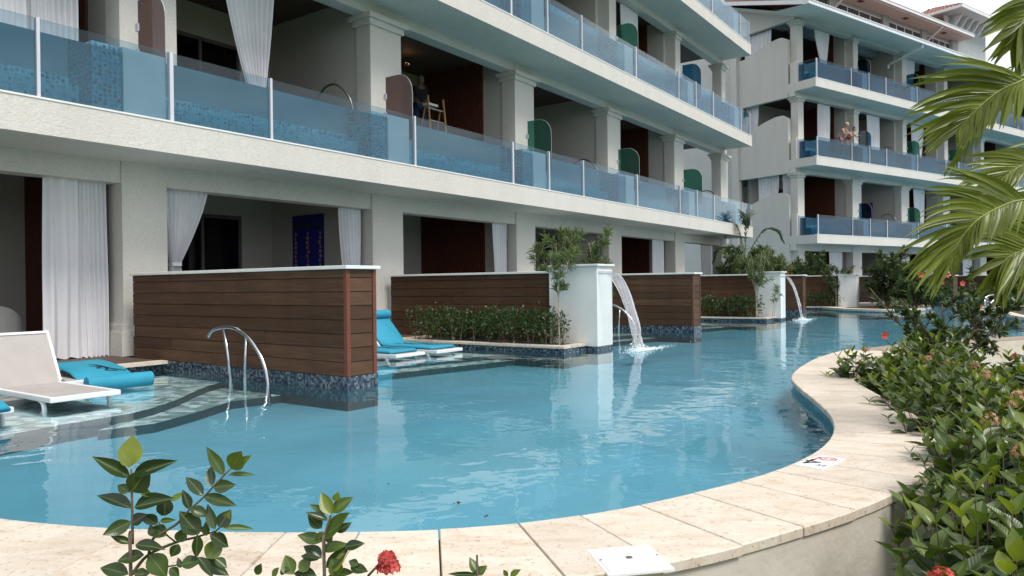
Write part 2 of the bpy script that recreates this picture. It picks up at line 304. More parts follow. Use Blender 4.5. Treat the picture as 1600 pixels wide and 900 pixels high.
# ================================================================ GROUND, POOL, COPING
def flat(name, poly, z, m, label=None, kind='structure', parent=None):
    mb = MB(); mb.add([(x, y, z) for x, y in poly], [tuple(range(len(poly)))])
    ar = sum(poly[i][0] * poly[(i + 1) % len(poly)][1] - poly[(i + 1) % len(poly)][0] * poly[i][1] for i in range(len(poly)))
    if ar < 0: mb.f = [tuple(reversed(mb.f[0]))]
    return mb.build(name, m, parent, kind=kind, label=label)
EDGE = [(-9, 9.6), (-6, 6.2), (-4.6, 4.9), (-3.5, 4.05), (-2.49, 3.56), (-1.65, 3.36), (-.76, 3.30), (-.1, 3.36), (.45, 3.56), (1.0, 3.89), (1.45, 4.22), (1.83, 4.6),
        (2.12, 4.98), (2.38, 5.45), (2.57, 5.92), (2.71, 6.41), (2.86, 7.07), (3.0, 7.73), (3.2, 8.45), (3.58, 9.25), (4.18, 10.28), (4.87, 11.25), (5.8, 12.3),
        (6.75, 13.1), (7.9, 13.8), (9.11, 14.35), (10.24, 14.75), (13, 15.5), (18, 16.4), (26, 17)]
cv = [Vector((p.x, p.y, 0)) for p in bez([(x, y, 0) for x, y in EDGE], 14)]
acc = [0]
for a, b in zip(cv, cv[1:]): acc.append(acc[-1] + (b - a).length)
def along(s):
    s = min(max(s, 0), acc[-1] - 1e-4); i = max(j for j in range(len(acc) - 1) if acc[j] <= s)
    t = (s - acc[i]) / (acc[i + 1] - acc[i]); p = cv[i].lerp(cv[i + 1], t)
    i0, i1 = max(i - 3, 0), min(i + 4, len(cv) - 1); d = (cv[i1] - cv[i0]).normalized()
    return p, Vector((d.y, -d.x, 0))
inner = [along(s)[0] for s in np.arange(0, acc[-1], .15)]
def offs(d, step=.15): return [(lambda q: q[0] + q[1] * d)(along(s)) for s in np.arange(0, acc[-1], step)]
far = [(60, 20), (75, 60), (40, 95), (-10, 60), (-32, 14)]
wp = [(p.x, p.y) for p in offs(.06)] + far
WATER = thin('pool_water', (.80, .93, .965), 1.33, 0, bump=[(.8, .014, (1, 1, 1)), (2.6, .0052, (1, 1, 1)), (8, .0009, (1, 1, 1))])
water = flat('pool_water', wp, 0, WATER)
flat('pool_floor', wp, -.26, POOLF)
g = flat('ground', [(-400, -400), (400, -400), (400, 400), (-400, 400)], -.6, pbr('bare_earth', (.10, .09, .06), .95, .3, 1))
lawnpoly = [(p.x, p.y) for p in offs(.55)] + [(60, 17), (60, -30), (-30, -30), (-30, 9)]
GRASSM = pbr('mown_grass', (.085, .125, .028), .9, .3, 14, .6, 120, .2, hue=(.12, .14, .04))
flat('garden_ground', lawnpoly, -.42, GRASSM)
# pool wall and retaining wall follow the coping
def strip(name, d, z0, z1, m, flip):
    pts = offs(d); mb = MB(); n = len(pts)
    mb.v = [(p.x, p.y, z0) for p in pts] + [(p.x, p.y, z1) for p in pts]
    mb.f = [((i, i + 1, n + i + 1, n + i) if flip else (i + 1, i, n + i, n + i + 1)) for i in range(n - 1)]
    return mb.build(name, m, smooth=True, kind='structure')
strip('pool_wall', .03, -.5, .06, POOLW, False)
rw = MB(); a_, b_ = offs(.40), offs(.638); n = len(a_)
rw.v = [(p.x, p.y, z) for z in (-.5, .056) for p in a_] + [(p.x, p.y, z) for z in (-.5, .056) for p in b_]
for i in range(n - 1):
    rw.f += [(2 * n + i, 2 * n + i + 1, 3 * n + i + 1, 3 * n + i)]
rw.build('retaining_wall', RETAIN, kind='structure')
cop = bpy.data.objects.new('pool_coping', None); C.objects.link(cop); cop['kind'] = 'structure'
bed = MB(); a_, b_ = offs(.01), offs(.62)
bed.v = [(p.x, p.y, .058) for p in a_] + [(p.x, p.y, .058) for p in b_]; bed.f = [(i, n + i, n + i + 1, i + 1) for i in range(n - 1)]
bed.build('mortar_bed', pbr('mortar', (.30, .24, .18), .9, .1, 20), cop)
LIDC = Vector((.455, 2.94, 0))
s = 3.2; k = 0
while s < acc[-1] - 22:
    k += 1; wd = .335 + random.uniform(-.03, .05); sk = random.uniform(-.025, .025)
    za = .10 + random.uniform(-.0015, .0015)
    if s > 16.5: wd += .12
    g_ = .0035; m = 5; vi = []
    wo = .65 + random.uniform(-.006, .006)
    for q in range(m):
        t = q / (m - 1); p, nn = along(s + g_ + (wd - 2 * g_) * t); pi_ = p - nn * (.012 + random.uniform(0, .004)); vi.append(pi_)
    vo = []
    for q in range(m):
        t = q / (m - 1); p, nn = along(s + g_ + (wd - 2 * g_) * t); vo.append(p + nn * wo)
    # nosing: small chamfer ring
    mb = MB(); P = vi + vo[::-1]; nP = len(P); c = sum(P, Vector()) / nP
    ins = [p + (c - p).normalized() * .006 for p in P]
    mb.v = [(p.x, p.y, .055) for p in P] + [(p.x, p.y, za - .006) for p in P] + [(p.x, p.y, za) for p in ins]
    mb.f = [tuple(range(nP - 1, -1, -1)), tuple(range(2 * nP, 3 * nP))]
    for i in range(nP):
        j = (i + 1) % nP; mb.f += [(i, j, nP + j, nP + i), (nP + i, nP + j, 2 * nP + j, 2 * nP + i)]
    # wind outward whatever the direction of the ring
    ar = sum(P[i].x * P[(i + 1) % nP].y - P[(i + 1) % nP].x * P[i].y for i in range(nP))
    if ar < 0: mb.f = [tuple(reversed(f)) for f in mb.f]
    mb.build('tile', TRAV, cop); s += wd
# skimmer lid
lid = thing('skimmer_lid', 'square white plastic skimmer lid set into the travertine coping in the foreground', 'skimmer lid', 'W', (.455, 2.945, .1))
q = [atz(907, 859, .1), atz(1012, 848, .1), atz(1068, 893, .1), atz(948, 902, .1)]
cen = sum(q, Vector()) / 4; ax = ((q[1] - q[0]) + (q[2] - q[3])).normalized(); lid.location = cen; lid.rotation_euler = (0, 0, atan2(ax.y, ax.x))
hw, hh = .135, .135
MB().box(-hw, -hh, -.01, hw, hh, .004).build('lid_frame', SIGNW, lid, bevel=.003)
MB().box(-hw + .014, -hh + .014, .0, hw - .014, hh - .014, .0075).build('lid_plate', SIGNW, lid, bevel=.002)
r = MB()
for i in range(11):
    y = -.10 + i * .02; r.box(-.1, y, .006, .1, y + .006, .0088)
r.build('grip_rib', SIGNW, lid)
r = MB(); r.tube([(0, 0, .0085), (0, 0, .0105)], .014, 16); r.build('finger_hole', pbr('hole', (.12, .12, .12), .8), lid)
for sx in (-1, 1):
    r = MB(); r.tube([(sx * .118, .0, .006), (sx * .118, 0, .0105)], .005, 10); r.build('screw', STEEL, lid)
# depth sign
q = [atz(1240, 727, .1), atz(1283, 712, .1), atz(1320, 718, .1), atz(1286, 735, .1)]
cen = sum(q, Vector()) / 4; ax = ((q[2] - q[1]) + (q[3] - q[0])).normalized()
sg = thing('depth_marker', 'white depth marker tile reading 4 FT with a red no diving ring', 'depth sign', 'W', (0, 0, 0)); sg.location = (cen.x, cen.y, .1); sg.rotation_euler = (0, 0, atan2(ax.y, ax.x))
lx = ((q[2] - q[1]).length + (q[3] - q[0]).length) / 4; ly = ((q[1] - q[0]).length + (q[2] - q[3]).length) / 4
MB().box(-lx, -ly, -.01, lx, ly, .007).build('sign_tile', SIGNW, sg, bevel=.002)
def text(name, body, size, loc, rz, m, parent, ex=.0006, xs=1):
    c = bpy.data.curves.new(name, 'FONT'); c.body = body; c.size = size; c.extrude = ex; c.align_x = 'CENTER'; c.align_y = 'CENTER'; c.materials.append(m)
    tmp = bpy.data.objects.new(name, c); dg = bpy.context.evaluated_depsgraph_get(); C.objects.link(tmp); dg.update()
    me = bpy.data.meshes.new_from_object(tmp.evaluated_get(dg)); bpy.data.objects.remove(tmp)
    o = link(name, me, parent); o.location = loc; o.rotation_euler = (0, 0, rz); o.scale = (xs, 1, 1); return o
text('depth_number', '4', .20, (-.06 * lx / .15, -.22 * ly, .0078), pi / 2 + pi / 2, BLACK, sg, xs=1.0)
text('unit_letters', 'FT', .055, (.52 * lx, -.5 * ly, .0078), pi, BLACK, sg)
ring = MB(); nn_ = 40
for i in range(nn_):
    a = 2 * pi * i / nn_; ring.v += [(.05 * cos(a), .05 * sin(a), 0), (.04 * cos(a), .04 * sin(a), 0)]
    j = (i + 1) % nn_; ring.f.append((2 * i, 2 * j, 2 * j + 1, 2 * i + 1))
ring.box(-.045, -.004, -.0003, .045, .004, .0003)
o = ring.build('no_diving_ring', RED, sg); o.location = (.1 * lx, .5 * ly, .0078); o.rotation_euler = (0, 0, .8)
dv = MB(); dv.box(-.024, -.003, 0, .006, .004, .0005); dv.box(.004, -.001, 0, .022, .012, .0005); dv.box(.018, .010, 0, .027, .019, .0005)
o = dv.build('diver_figure', BLACK, sg); o.location = (.1 * lx, .5 * ly, .0074)
text('warning_line', 'NO DIVING', .026, (-.62 * lx, .2 * ly, .0078), pi / 2 + pi, RED, sg)

# floating debris
for (px, py, sz) in [(713, 786, .05), (763, 806, .05), (947, 692, .012), (1078, 708, .012), (893, 692, .012), (606, 756, .02), (737, 755, .015), (570, 768, .015), (622, 740, .012), (660, 770, .014), (930, 718, .012), (905, 726, .012), (700, 760, .014), (745, 730, .012), (680, 722, .012)]:
    p = atz(px, py, .004); o = MB(); n_ = random.randint(2, 4)
    for i in range(n_):
        a = random.uniform(0, pi); l = sz * random.uniform(.5, 1); cx, cy_ = random.uniform(-.3, .3) * sz, random.uniform(-.3, .3) * sz
        o.add([(cx - cos(a) * l / 2, cy_ - sin(a) * l / 2, 0), (cx + sin(a) * l * .25, cy_ - cos(a) * l * .25, .004), (cx + cos(a) * l / 2, cy_ + sin(a) * l / 2, .002), (cx - sin(a) * l * .2, cy_ + cos(a) * l * .2, .005)], [(0, 1, 2, 3)])
    o = o.build('dead_leaf', pbr('dead_leaf_%d' % random.randint(0, 9), (.06, .035, .025), .8) if 'DEADL' not in globals() else DEADL)
    if 'DEADL' not in globals(): DEADL = o.data.materials[0]
    o.location = p; big = sz > .03
    props(o, ('dark dead leaf floating on the water nearer to the middle of the pool' if px < 740 else 'dark dead leaf floating on the water close to the near coping') if big else 'tiny dark speck of debris floating on the blue pool water', 'dead leaf', 'dead leaves floating on the pool')

# submerged ledges (one per terrace) --------------------------------
def fpoly(fr, pts): return [(lambda v: (v.x, v.y))(FP(fr, a, b)) for a, b in pts]
def slab_poly(name, fr, pts, z0, z1, mats):
    mb = MB(); mb.prism(fpoly(fr, pts), z0, z1, 0); mb.m[:2] = [1, 1] if len(mats) > 1 else [0, 0]; return mb.build(name, mats, kind='structure')
LEDGE = [(2.7, 7.48), (3.3, 7.60), (3.93, 7.64), (4.27, 7.8), (4.7, 8.11), (5.19, 8.55), (5.6, 8.9), (5.94, 9.08)]
def ledge(fr, u0, w0=0, full=False, x0=-6.0, u1=5.94):
    e = [(p[0], p[1] + w0) for p in LEDGE]
    left = (x0, 6.9 + w0)
    lp = [left] + e if full else e
    st = [(a, b - .55) for a, b in lp]
    lo = x0 if full else LEDGE[0][0]
    slab_poly('sun_ledge', fr, [(a + u0, b) for a, b in lp] + [(u1 + u0, 10.7 + w0), (lo + u0, 10.7 + w0)], -.5, -.085, [RISER, MOS_L])
    if full: slab_poly('pool_step', fr, [(3.5, 7.42), (4.0, 7.30), (4.6, 7.55), (5.3, 7.92), (5.94, 7.8), (5.94, 9.2), (4.7, 8.2), (3.9, 7.7)], -.5, -.165, [RISER, MOS_L])
ledge('A', 0, 0, True, x0=-12)
for (c0, c1) in ((6.45, 10.9), (12.4, 17.1), (17.6, 22.4), (24.2, 28.3), (28.8, 33.2)):
    pts = [(c0, 9.1), (c0 + (c1 - c0) * .45, 8.7), (c0 + (c1 - c0) * .75, 8.35), (c1 + .05, 8.05), (c1 + .05, 10.7), (c0, 10.7)]
    slab_poly('sun_ledge', 'A', pts, -.5, -.085, [RISER, MOS_L])
    pts2 = [(c0, 8.5), (c0 + (c1 - c0) * .45, 8.2), (c1, 7.7), (c1, 8.4), (c0, 9.5)]
    slab_poly('pool_step', 'A', pts2, -.5, -.165, [RISER, MOS_L])

# right hand peninsula and far bed
ISL = [(14.1, 20.0), (14.9, 22.0), (15.8, 24.2), (16.5, 26), (16.9, 27.6), (17.6, 28.6), (18.8, 29.2), (20.5, 29.5), (26, 30), (30, 20), (22, 18.4), (16, 18.2), (14.6, 18.8)]
BED = [(13.0, 29.0), (13.5, 27.8), (14.2, 27.3), (15.2, 27.7), (16.2, 28.8), (17.6, 31), (18.3, 33.5), (17.6, 36.5), (14.5, 35.5), (13.2, 32)]
for nm, pl in (('planting_island', ISL), ('planting_bed', BED)):
    sm = [(p.x, p.y) for p in bez([(x, y, 0) for x, y in pl + pl[:1]], 5)][:-1]
    c0 = Vector((sum(p[0] for p in sm) / len(sm), sum(p[1] for p in sm) / len(sm)))
    insd = [((Vector(p) - c0) * (1 - .55 / max((Vector(p) - c0).length, 1)) + c0) for p in sm]
    o = bpy.data.objects.new(nm, None); C.objects.link(o); o['kind'] = 'structure'
    mb = MB(); nn2 = len(sm); mb.v = [(x, y, .12) for x, y in sm] + [(p.x, p.y, .12) for p in insd] + [(x, y, .04) for x, y in sm] + [(p.x, p.y, .04) for p in insd]
    for i in range(nn2):
        j = (i + 1) % nn2; mb.f += [(i, j, nn2 + j, nn2 + i), (2 * nn2 + i, 2 * nn2 + j, j, i), (nn2 + i, nn2 + j, 3 * nn2 + j, 3 * nn2 + i)]
    mb.build('coping_rim', TRAV, o)
    MB().prism([(x * .999 + c0.x * .001, y * .999 + c0.y * .001) for x, y in sm], -1.15, .038).build('bed_wall', POOLW, o)
    MB().prism([(p.x, p.y) for p in insd], 0, .10).build('soil', SOIL, o)
# ================================================================ BUILDINGS
WPANE = pbr('dark_window_pane', (.05, .06, .07), .12, .05, 2, spec=.6)
DIVID = pbr('pale_blue_pool_divider', (.34, .44, .50), .7, .06, 3)
POOLREFL = pbr('painted_surface_reflection', (.13, .23, .30), .6, .08, 2)  # plain colour stands in for the mirror image under the water surface
Z1 = [.143, 3.69, 7.86, 12.03, 16.2]
def column_meshes(wd, dp, z0, z1, cap=True, base=False):
    out = {}
    m = MB().box(0, 0, z0, wd, dp, z1); out['column'] = m.mesh('column', STUCCO)
    if cap:
        m = MB().box(-.055, -.055, z1 - .24, wd + .055, dp + .055, z1 - .11).box(-.13, -.13, z1 - .11, wd + .13, dp + .13, z1 - .001); out['capital'] = m.mesh('capital', STUCCO)
    if base:
        m = MB().box(-.06, -.06, z0, wd + .06, dp + .06, z0 + .38).box(-.035, -.035, z0 + .38, wd + .035, dp + .035, z0 + .50); out['column_base'] = m.mesh('column_base', STUCCO)
    return out
def hotel(fr, name, label, W, cols, uend, ustart, floors=3, widths=(.95, .95, .5, .5)):
    """W: inward distance of the column line; cols: near edge of every column; a bay runs from one to the next"""
    root = thing(name, label, 'hotel building', fr, (0, 0, 0))
    E = W - 1.24
    cache = {}
    for f in range(floors + 1):
        zf, zn = Z1[f], Z1[f + 1]
        beam = zn - .80 if f == 0 else zn - .71
        sb = zn - .46
        # slab above
        if f < 3:
            us = ustart
            MB().box(us, E, sb, uend, W + .44, zn).build('floor_slab', STUCCO, root)
            MB().box(us + .02, E - .012, zn, uend + .012, E + .16, zn + .025).build('slab_lip', WHITE, root)
        # floor inside
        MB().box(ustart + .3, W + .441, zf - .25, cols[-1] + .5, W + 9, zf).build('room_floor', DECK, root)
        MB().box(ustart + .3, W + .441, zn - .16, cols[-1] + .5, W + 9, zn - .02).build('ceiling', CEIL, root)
        bm_ = MB().box(ustart, W + .035, beam, cols[-1] + widths[f] - .002, W + .40, sb + .01)
        bm_.build('beam', STUCCO, root)
        wd = widths[f]
        for k, c in enumerate(cols):
            first = fr == 'A' and f == 0 and abs(c - 5.97) < .1
            cw = .74 if first else wd
            if fr == 'A' and f == 1 and k == 1: cw = .74
            if f >= 2: c = c + (.1 if fr == 'B' and k == 0 else .22)
            if fr == 'B' and k == 0 and f < 2: cw = .6
            key = (cw, f, first)
            if key not in cache: cache[key] = column_meshes(cw, .44, zf, (sb if f == 0 else beam), f > 0, f == 0)
            o = link('column', cache[key]['column'], root); o.location = (c, W, 0)
            for nm in ('capital', 'column_base'):
                if nm in cache[key]: o2 = link(nm, cache[key][nm], o)
        # party walls, rear walls, doors
        for k in range(len(cols)):
            c = cols[k]; pw = .55
            lastb = k == len(cols) - 1
            if not (lastb and fr == 'A') and not (k == 0 and fr == 'B'):
                MB().box(c + .06, W + .44, zf, c + .06 + pw, W + 9, zn - .16).build('party_wall', STUCCO_IN, root)
            slat = k % 2 == (0 if fr == 'A' else 1)
            if slat and k > 0:
                m = MB(); y = W + 1.15; y1 = W + 3.55
                while y < y1:
                    m.box(c + .012, y, zf, c + .06, y + .052, zn - .162); y += .075
                m.box(c + .045, W + 1.15, zf + .001, c + .06, y1, zn - .163)
                m.build('slat_cladding', SLAT, root, kind='stuff')
        for k in range(len(cols) - 1):
            a, b = cols[k] + .61, cols[k + 1] + .06; yb = W + 3.58
            dw0 = a + (b - a) * .42 if k % 2 else a + 2.0
            dw1 = dw0 + 2.0
            top = zf + (3.2 if f else 2.75)
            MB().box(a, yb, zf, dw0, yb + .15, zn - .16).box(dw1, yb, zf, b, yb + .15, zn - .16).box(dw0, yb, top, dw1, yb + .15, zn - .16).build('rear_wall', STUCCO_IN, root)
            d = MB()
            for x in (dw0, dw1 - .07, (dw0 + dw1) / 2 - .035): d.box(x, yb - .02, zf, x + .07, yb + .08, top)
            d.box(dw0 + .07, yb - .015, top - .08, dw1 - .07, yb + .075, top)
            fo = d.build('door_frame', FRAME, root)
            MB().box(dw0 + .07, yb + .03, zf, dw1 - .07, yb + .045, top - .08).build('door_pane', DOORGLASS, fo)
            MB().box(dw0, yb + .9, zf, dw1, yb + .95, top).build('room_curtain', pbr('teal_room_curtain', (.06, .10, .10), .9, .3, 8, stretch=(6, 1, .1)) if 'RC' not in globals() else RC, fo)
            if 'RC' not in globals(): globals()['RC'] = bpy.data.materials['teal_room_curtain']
    return root, E
def balcony(fr, root, W, f, us, ue, posts, dividers, W0=None):
    "acrylic pool front, its posts, the plunge pools behind it"
    E = W - 1.24; z = Z1[f]; yg = E + .06; h = 1.06
    edges = sorted(posts)
    for a, b in zip(edges, edges[1:]):
        MB().box(a + .012, yg, z + .026, b - .012, yg + .025, z + h).build('glass_panel', GLASS if fr == 'A' else GLASSB, root)
    for k, p in enumerate(edges):
        hd = .028 if k % 3 == 0 else .020
        MB().box(p - hd, yg - .02, z + .026, p + hd, yg + .055, z + h + .01).build('glass_post', METALW, root)
    d = sorted(dividers)
    for k, e in enumerate(d):
        MB().box(e - .66, yg + .07, z, e - .02, W - .02, z + .99).build('pool_divider', DIVID, root)
    ends = [us] + d
    for k, e in enumerate(ends[:-1]):
        a, b = (e + .0 if k else us), ends[k + 1] - .66
        if b - a < .6: continue
        pp = MB().box(a, yg + .065, z - .0, b, yg + .085, z + .03).build('plunge_pool', WHITE, root)
        m = MB().box(a + .01, W - .42, z + .002, b - .42, W - .02, z + .58)         # rear wall
        MB().box(a + .01, W - .41, z + .582, b - .42, W - .02, z + .97).build('reflection_band', POOLREFL, pp)  # solid strip coloured as the reflection beneath the waterline
        m.box(a + .01, W - .72, z + .002, b - .42, W - .421, z + .40)                # added seat, its lit top brightens the lower mosaic band
        m.build('wall_with_added_seat', MOS_B, pp)
        MB().box(b - .41, yg + .1, z + .002, b - .005, W - .02, z + .985).build('mosaic_pier', MOS_B, pp)
        MB().box(a + .01, yg + .09, z - .01, b - .01, W - .02, z + .012).build('pool_tiles', MOS_B, pp)
        wt = MB(); zz = z + .90
        wt.add([(a + .005, yg + .03, z + .03), (b - .005, yg + .03, z + .03), (b - .005, yg + .03, zz), (a + .005, yg + .03, zz)], [(0, 1, 2, 3)])
        wt.add([(a + .005, yg + .03, zz), (b - .005, yg + .03, zz), (b - .005, W - .03, zz), (a + .005, W - .03, zz)], [(0, 1, 2, 3)], 1)
        wt.build('plunge_water', [PWATER if fr == 'A' else PWATERB, PWTOP], pp)
def arch_screen(fr, root, u, W, z, m, h=2.03):
    mb = MB(); pts = []
    y0, y1 = W - .33, W - 1.10; r = .42
    pts = [(y0, z + .6), (y0, z + h)]
    for i in range(9):
        a = pi / 2 * i / 8; pts.append((y1 + r - r * sin(a), z + h - r + r * cos(a)))
    pts += [(y1, z + .6)]
    n = len(pts); mb.v = [(u, y, q) for y, q in pts] + [(u + .014, y, q) for y, q in pts]
    mb.f = [tuple(range(n)), tuple(range(2 * n - 1, n - 1, -1))] + [(i, n + i, n + (i + 1) % n, (i + 1) % n) for i in range(n)]
    o = mb.build('privacy_screen', m, root)
    e = MB(); e.tube([(u + .007, y, q) for y, q in pts[1:]], .0045, 5); e.build('screen_edge', METALW, o)
    for hz in (1.55, 1.15): MB().box(u - .02, y0 - .03, z + hz, u + .035, y0 + .05, z + hz + .12).build('hinge', METALW, o)

WA = 11.77
colsA = [.5, 5.97, 11.38, 16.85, 22.3, 27.97, 33.33]
A, EA = hotel('A', 'hotel_block', 'long cream stucco hotel block on the left with glass fronted plunge pool balconies', WA, [-4.95] + colsA, 33.98, -10, 3)
postsA = [-.9, .85, 2.5, 4.31, 6.13, 7.91, 11.48, 15.04, 16.72, 18.55, 22.08, 25.62, 27.32, 29.16, 32.65]
divA = [.85, 6.1, 11.4, 16.68, 22.02, 27.28, 32.6]
for f in (1, 2, 3):
    balcony('A', A, WA, f, -4.9, 32.6, [-6, -2.6] + postsA + [33.86], divA)
    MB().box(33.82, EA + .086, Z1[f] + .03, 33.845, WA, Z1[f] + 1.06).build('glass_panel', GLASS, A)
    for c in colsA[1:6]:
        k = colsA.index(c)
        m = SCREEN_M if f == 1 and k < 3 else (SCREEN_G if f == 1 or c < 23 else SCREEN_B)
        arch_screen('A', A, c + .12, WA, Z1[f], m)
# roof mass over the near block keeps the top storey shaded
MB().box(-10, WA - 1.2, 16.2, 33.9, WA + 9, 16.6).build('roof_slab', STUCCO, A)
MB().box(-10.2, WA + 8.8, 0, 33.9, WA + 9.1, 16.2).build('back_wall', STUCCO_IN, A)
MB().box(-10.4, WA - 0, 0, -10, WA + 9.1, 16.2).build('end_wall', STUCCO, A)

WB = 24.08
colsB = [35.92, 41.3, 46.85, 52.3, 57.7, 63.1, 68.5, 74]
B, EB = hotel('B', 'hotel_wing', 'cream stucco hotel wing beyond the pool bend with tiled roof and square tower', WB, colsB, 76, 35.76, 3, (.95, .95, .5, .5))
dB = [41.1, 46.5, 51.9, 57.25, 62.6, 68]
pB = [35.95, 39.24, 41.07, 42.9, 46.5, 50.1, 51.85, 53.75, 57.4, 61, 62.7, 64.6, 68.1, 71.7, 75]
for f in (1, 2, 3):
    balcony('B', B, WB, f, 36.0, 75, pB, dB)
    z = Z1[f]
    MB().box(35.9, EB + .09, z + .03, 35.925, WB - .05, z + 1.06).build('glass_panel', GLASSB, B)
    MB().box(35.86, WB - .12, z + .03, 35.95, WB - .02, z + 1.12).build('glass_post', METALW, B)
    MB().box(35.775, WB - .03, z - .01, 36.5, WB + .3, z + 1.14).build('corner_pedestal', STUCCO, B)
    for c in colsB[1:6]: arch_screen('B', B, c + .1, WB, z, SCREEN_G if f < 3 and c > 45 else SCREEN_B)
# end wall of the wing: arched parapets with openings above
def side_wall():
    m = MB(); x0, x1 = 35.76, 36.0; ya, yb = WB + .441, WB + 3.75
    def prism_x(pts):
        n = len(pts); m.add([(x0, y, z) for y, z in pts] + [(x1, y, z) for y, z in pts], [tuple(range(n)), tuple(range(2 * n - 1, n - 1, -1))] + [(i, n + i, n + (i + 1) % n, (i + 1) % n) for i in range(n)])
    prism_x([(ya, 0), (yb, 0), (yb, Z1[1]), (ya, Z1[1])])
    arcs = {1: (5.95, 6.15, 5.55), 2: (10.15, 10.42, 9.75), 3: (14.5, 14.72, 14.1)}
    for f in (1, 2, 3):
        a, pk, lo = arcs[f]; pts = [(ya, Z1[f]), (yb, Z1[f]), (yb, lo), (yb - .55, lo)]
        for i in range(1, 9):
            t = i / 8; y = (yb - .55) + (ya + 0.0 - yb + .55) * t
            pts.append((y, lo + (pk - lo) * sin(min(t * 1.35, 1.25) * pi / 2 * .8 + 0) / sin(1.25 * pi / 2 * .8) if t < .8 else pk + (a - pk) * ((t - .8) / .2) ** 2))
        prism_x(pts)
        top = Z1[f + 1] if f < 3 else 16.4
        prism_x([(ya, Z1[f + 1] - .70), (yb, Z1[f + 1] - .70), (yb, top), (ya, top)])
    return m.build('end_wall', STUCCO, B)
side_wall()
MB().box(35.6, WB + 3.75, 0, 36.0, WB + 4.15, 16.6).build('side_pier', STUCCO, B)
MB().box(36.35, WB + 4.1, 0, 36.6, WB + 20, 16.5).build('stair_wall', GREYB, B)
MB().box(36.01, WB + 4.16, 0, 36.3, WB + 9, 16.5).build('rear_end_wall', STUCCO_IN, B)
# lower roof, clerestory, upper roof, tower
def slope_roof(x0, x1, ye, ze, yt, zt, name='roof'):
    o = MB().add([(x0, ye, ze), (x1, ye, ze), (x1, yt, zt), (x0, yt, zt), (x0, ye, ze - .12), (x1, ye, ze - .12), (x1, yt, zt - .12), (x0, yt, zt - .12)],
                 [(0, 1, 2, 3), (7, 6, 5, 4), (0, 4, 5, 1), (1, 5, 6, 2), (2, 6, 7, 3), (3, 7, 4, 0)]).build(name, ROOFT, B)
    m = MB(); L_ = sqrt((yt - ye) ** 2 + (zt - ze) ** 2); rows = int(L_ / .35); x = x0 + .12; dy, dz = (yt - ye) / rows, (zt - ze) / rows
    while x < x1:
        for r in range(rows):
            y, z = ye + dy * r - .05, ze + dz * r + .05
            p = []
            for k in range(5):
                a = pi * k / 4; p.append((cos(a) * .1, sin(a) * .075))
            b = len(m.v); m.v += [(x + q, y, z + s_ - .02) for q, s_ in p] + [(x + q * .85, y + dy * 1.15, z + dz * 1.15 + s_ * .8 - .02) for q, s_ in p]
            m.f += [(b + k, b + k + 1, b + 6 + k, b + 5 + k) for k in range(4)] + [(b, b + 1, b + 2, b + 3, b + 4)]
            m.m += [0] * 5
        x += .27
    m.build('barrel_tiles', ROOFT, o, kind='stuff'); return o
def gutter(x0, x1, y, z, par=None):
    m = MB().box(x0, y - .16, z - .06, x1, y, z + .12).box(x0, y - .19, z + .12, x1, y - .02, z + .155); o = m.build('gutter', GUTTER, B)
    t = MB(); x = x0 + .1
    while x < x1: t.box(x, y - .10, z + .156, x + .09, y + .12, z + .235); x += .27
    t.build('tile_ends', GUTTER, o, kind='stuff')
ye = WB - 1.72
slope_roof(34.25, 60, ye, 15.62, WB + 4.2, 17.45)
MB().add([(34.3, ye, 15.48), (60, ye, 15.48), (60, WB + .1, 15.64), (34.3, WB + .1, 15.64)], [(0, 3, 2, 1)]).build('soffit', SOFFIT, B)
MB().add([(34.3, WB + .1, 15.64), (35.77, WB + .1, 15.64), (35.77, WB + 4.2, 17.2), (34.3, WB + 4.2, 17.2)], [(0, 3, 2, 1)]).build('soffit', SOFFIT, B)
m = MB(); m.add([(34.2, ye - .02, 15.42), (34.2, WB + 4.2, 17.2), (34.2, WB + 4.2, 17.42), (34.2, ye - .02, 15.64), (34.27, ye - .02, 15.42), (34.27, WB + 4.2, 17.2), (34.27, WB + 4.2, 17.42), (34.27, ye - .02, 15.64)], [(0, 1, 2, 3), (7, 6, 5, 4), (0, 4, 5, 1), (3, 2, 6, 7), (0, 3, 7, 4)])
m.build('bargeboard', GUTTER, B)
MB().add([(35.77, WB + .4, 15.5), (35.77, WB + 4.1, 15.5), (35.77, WB + 4.1, 17.15), (35.77, WB + .4, 15.75)], [(0, 1, 2, 3)]).build('gable_wall', STUCCO, B)
gutter(34.2, 60, ye, 15.5)
yc = WB + 1.5
MB().box(36.2, yc, 15.6, 57.2, yc + .3, 16.95).build('clerestory_wall', GREYB, B)
MB().box(36.2, yc, 18.28, 57.2, yc + .3, 18.75).build('clerestory_beam', GREYB, B)
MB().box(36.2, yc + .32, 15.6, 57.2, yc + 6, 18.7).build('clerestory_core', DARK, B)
piers = [36.2, 41.35, 47.45, 52.5, 56.9]
for a, b in zip(piers, piers[1:]):
    MB().box(a, yc - .12, 15.7, a + .75, yc + .29, 18.72).build('clerestory_pier', GREYB, B)
    x = a + .8; ww = (b - a - .85) / 4
    for k in range(4):
        fo = MB().box(x, yc - .02, 16.96, x + .06, yc + .1, 18.27).box(x + .06, yc - .018, 18.2, x + ww, yc + .08, 18.27).box(x + .06, yc - .018, 16.96, x + ww, yc + .08, 17.03).build('window_frame', GUTTER, B)
        MB().box(x + .06, yc + .02, 17.03, x + ww, yc + .04, 18.2).build('pane', WPANE, fo); x += ww
MB().box(57.2 - .6, yc - .12, 15.7, 57.2, yc + .29, 18.72).build('clerestory_pier', GREYB, B)
MB().box(36, WB + .42, 18.5, 57.6, WB + 9, 18.72).build('upper_soffit', pbr('pinkish_soffit', (.60, .58, .57), .8, .04, 2), B)
gutter(35.8, 57.7, WB + .42, 18.62)
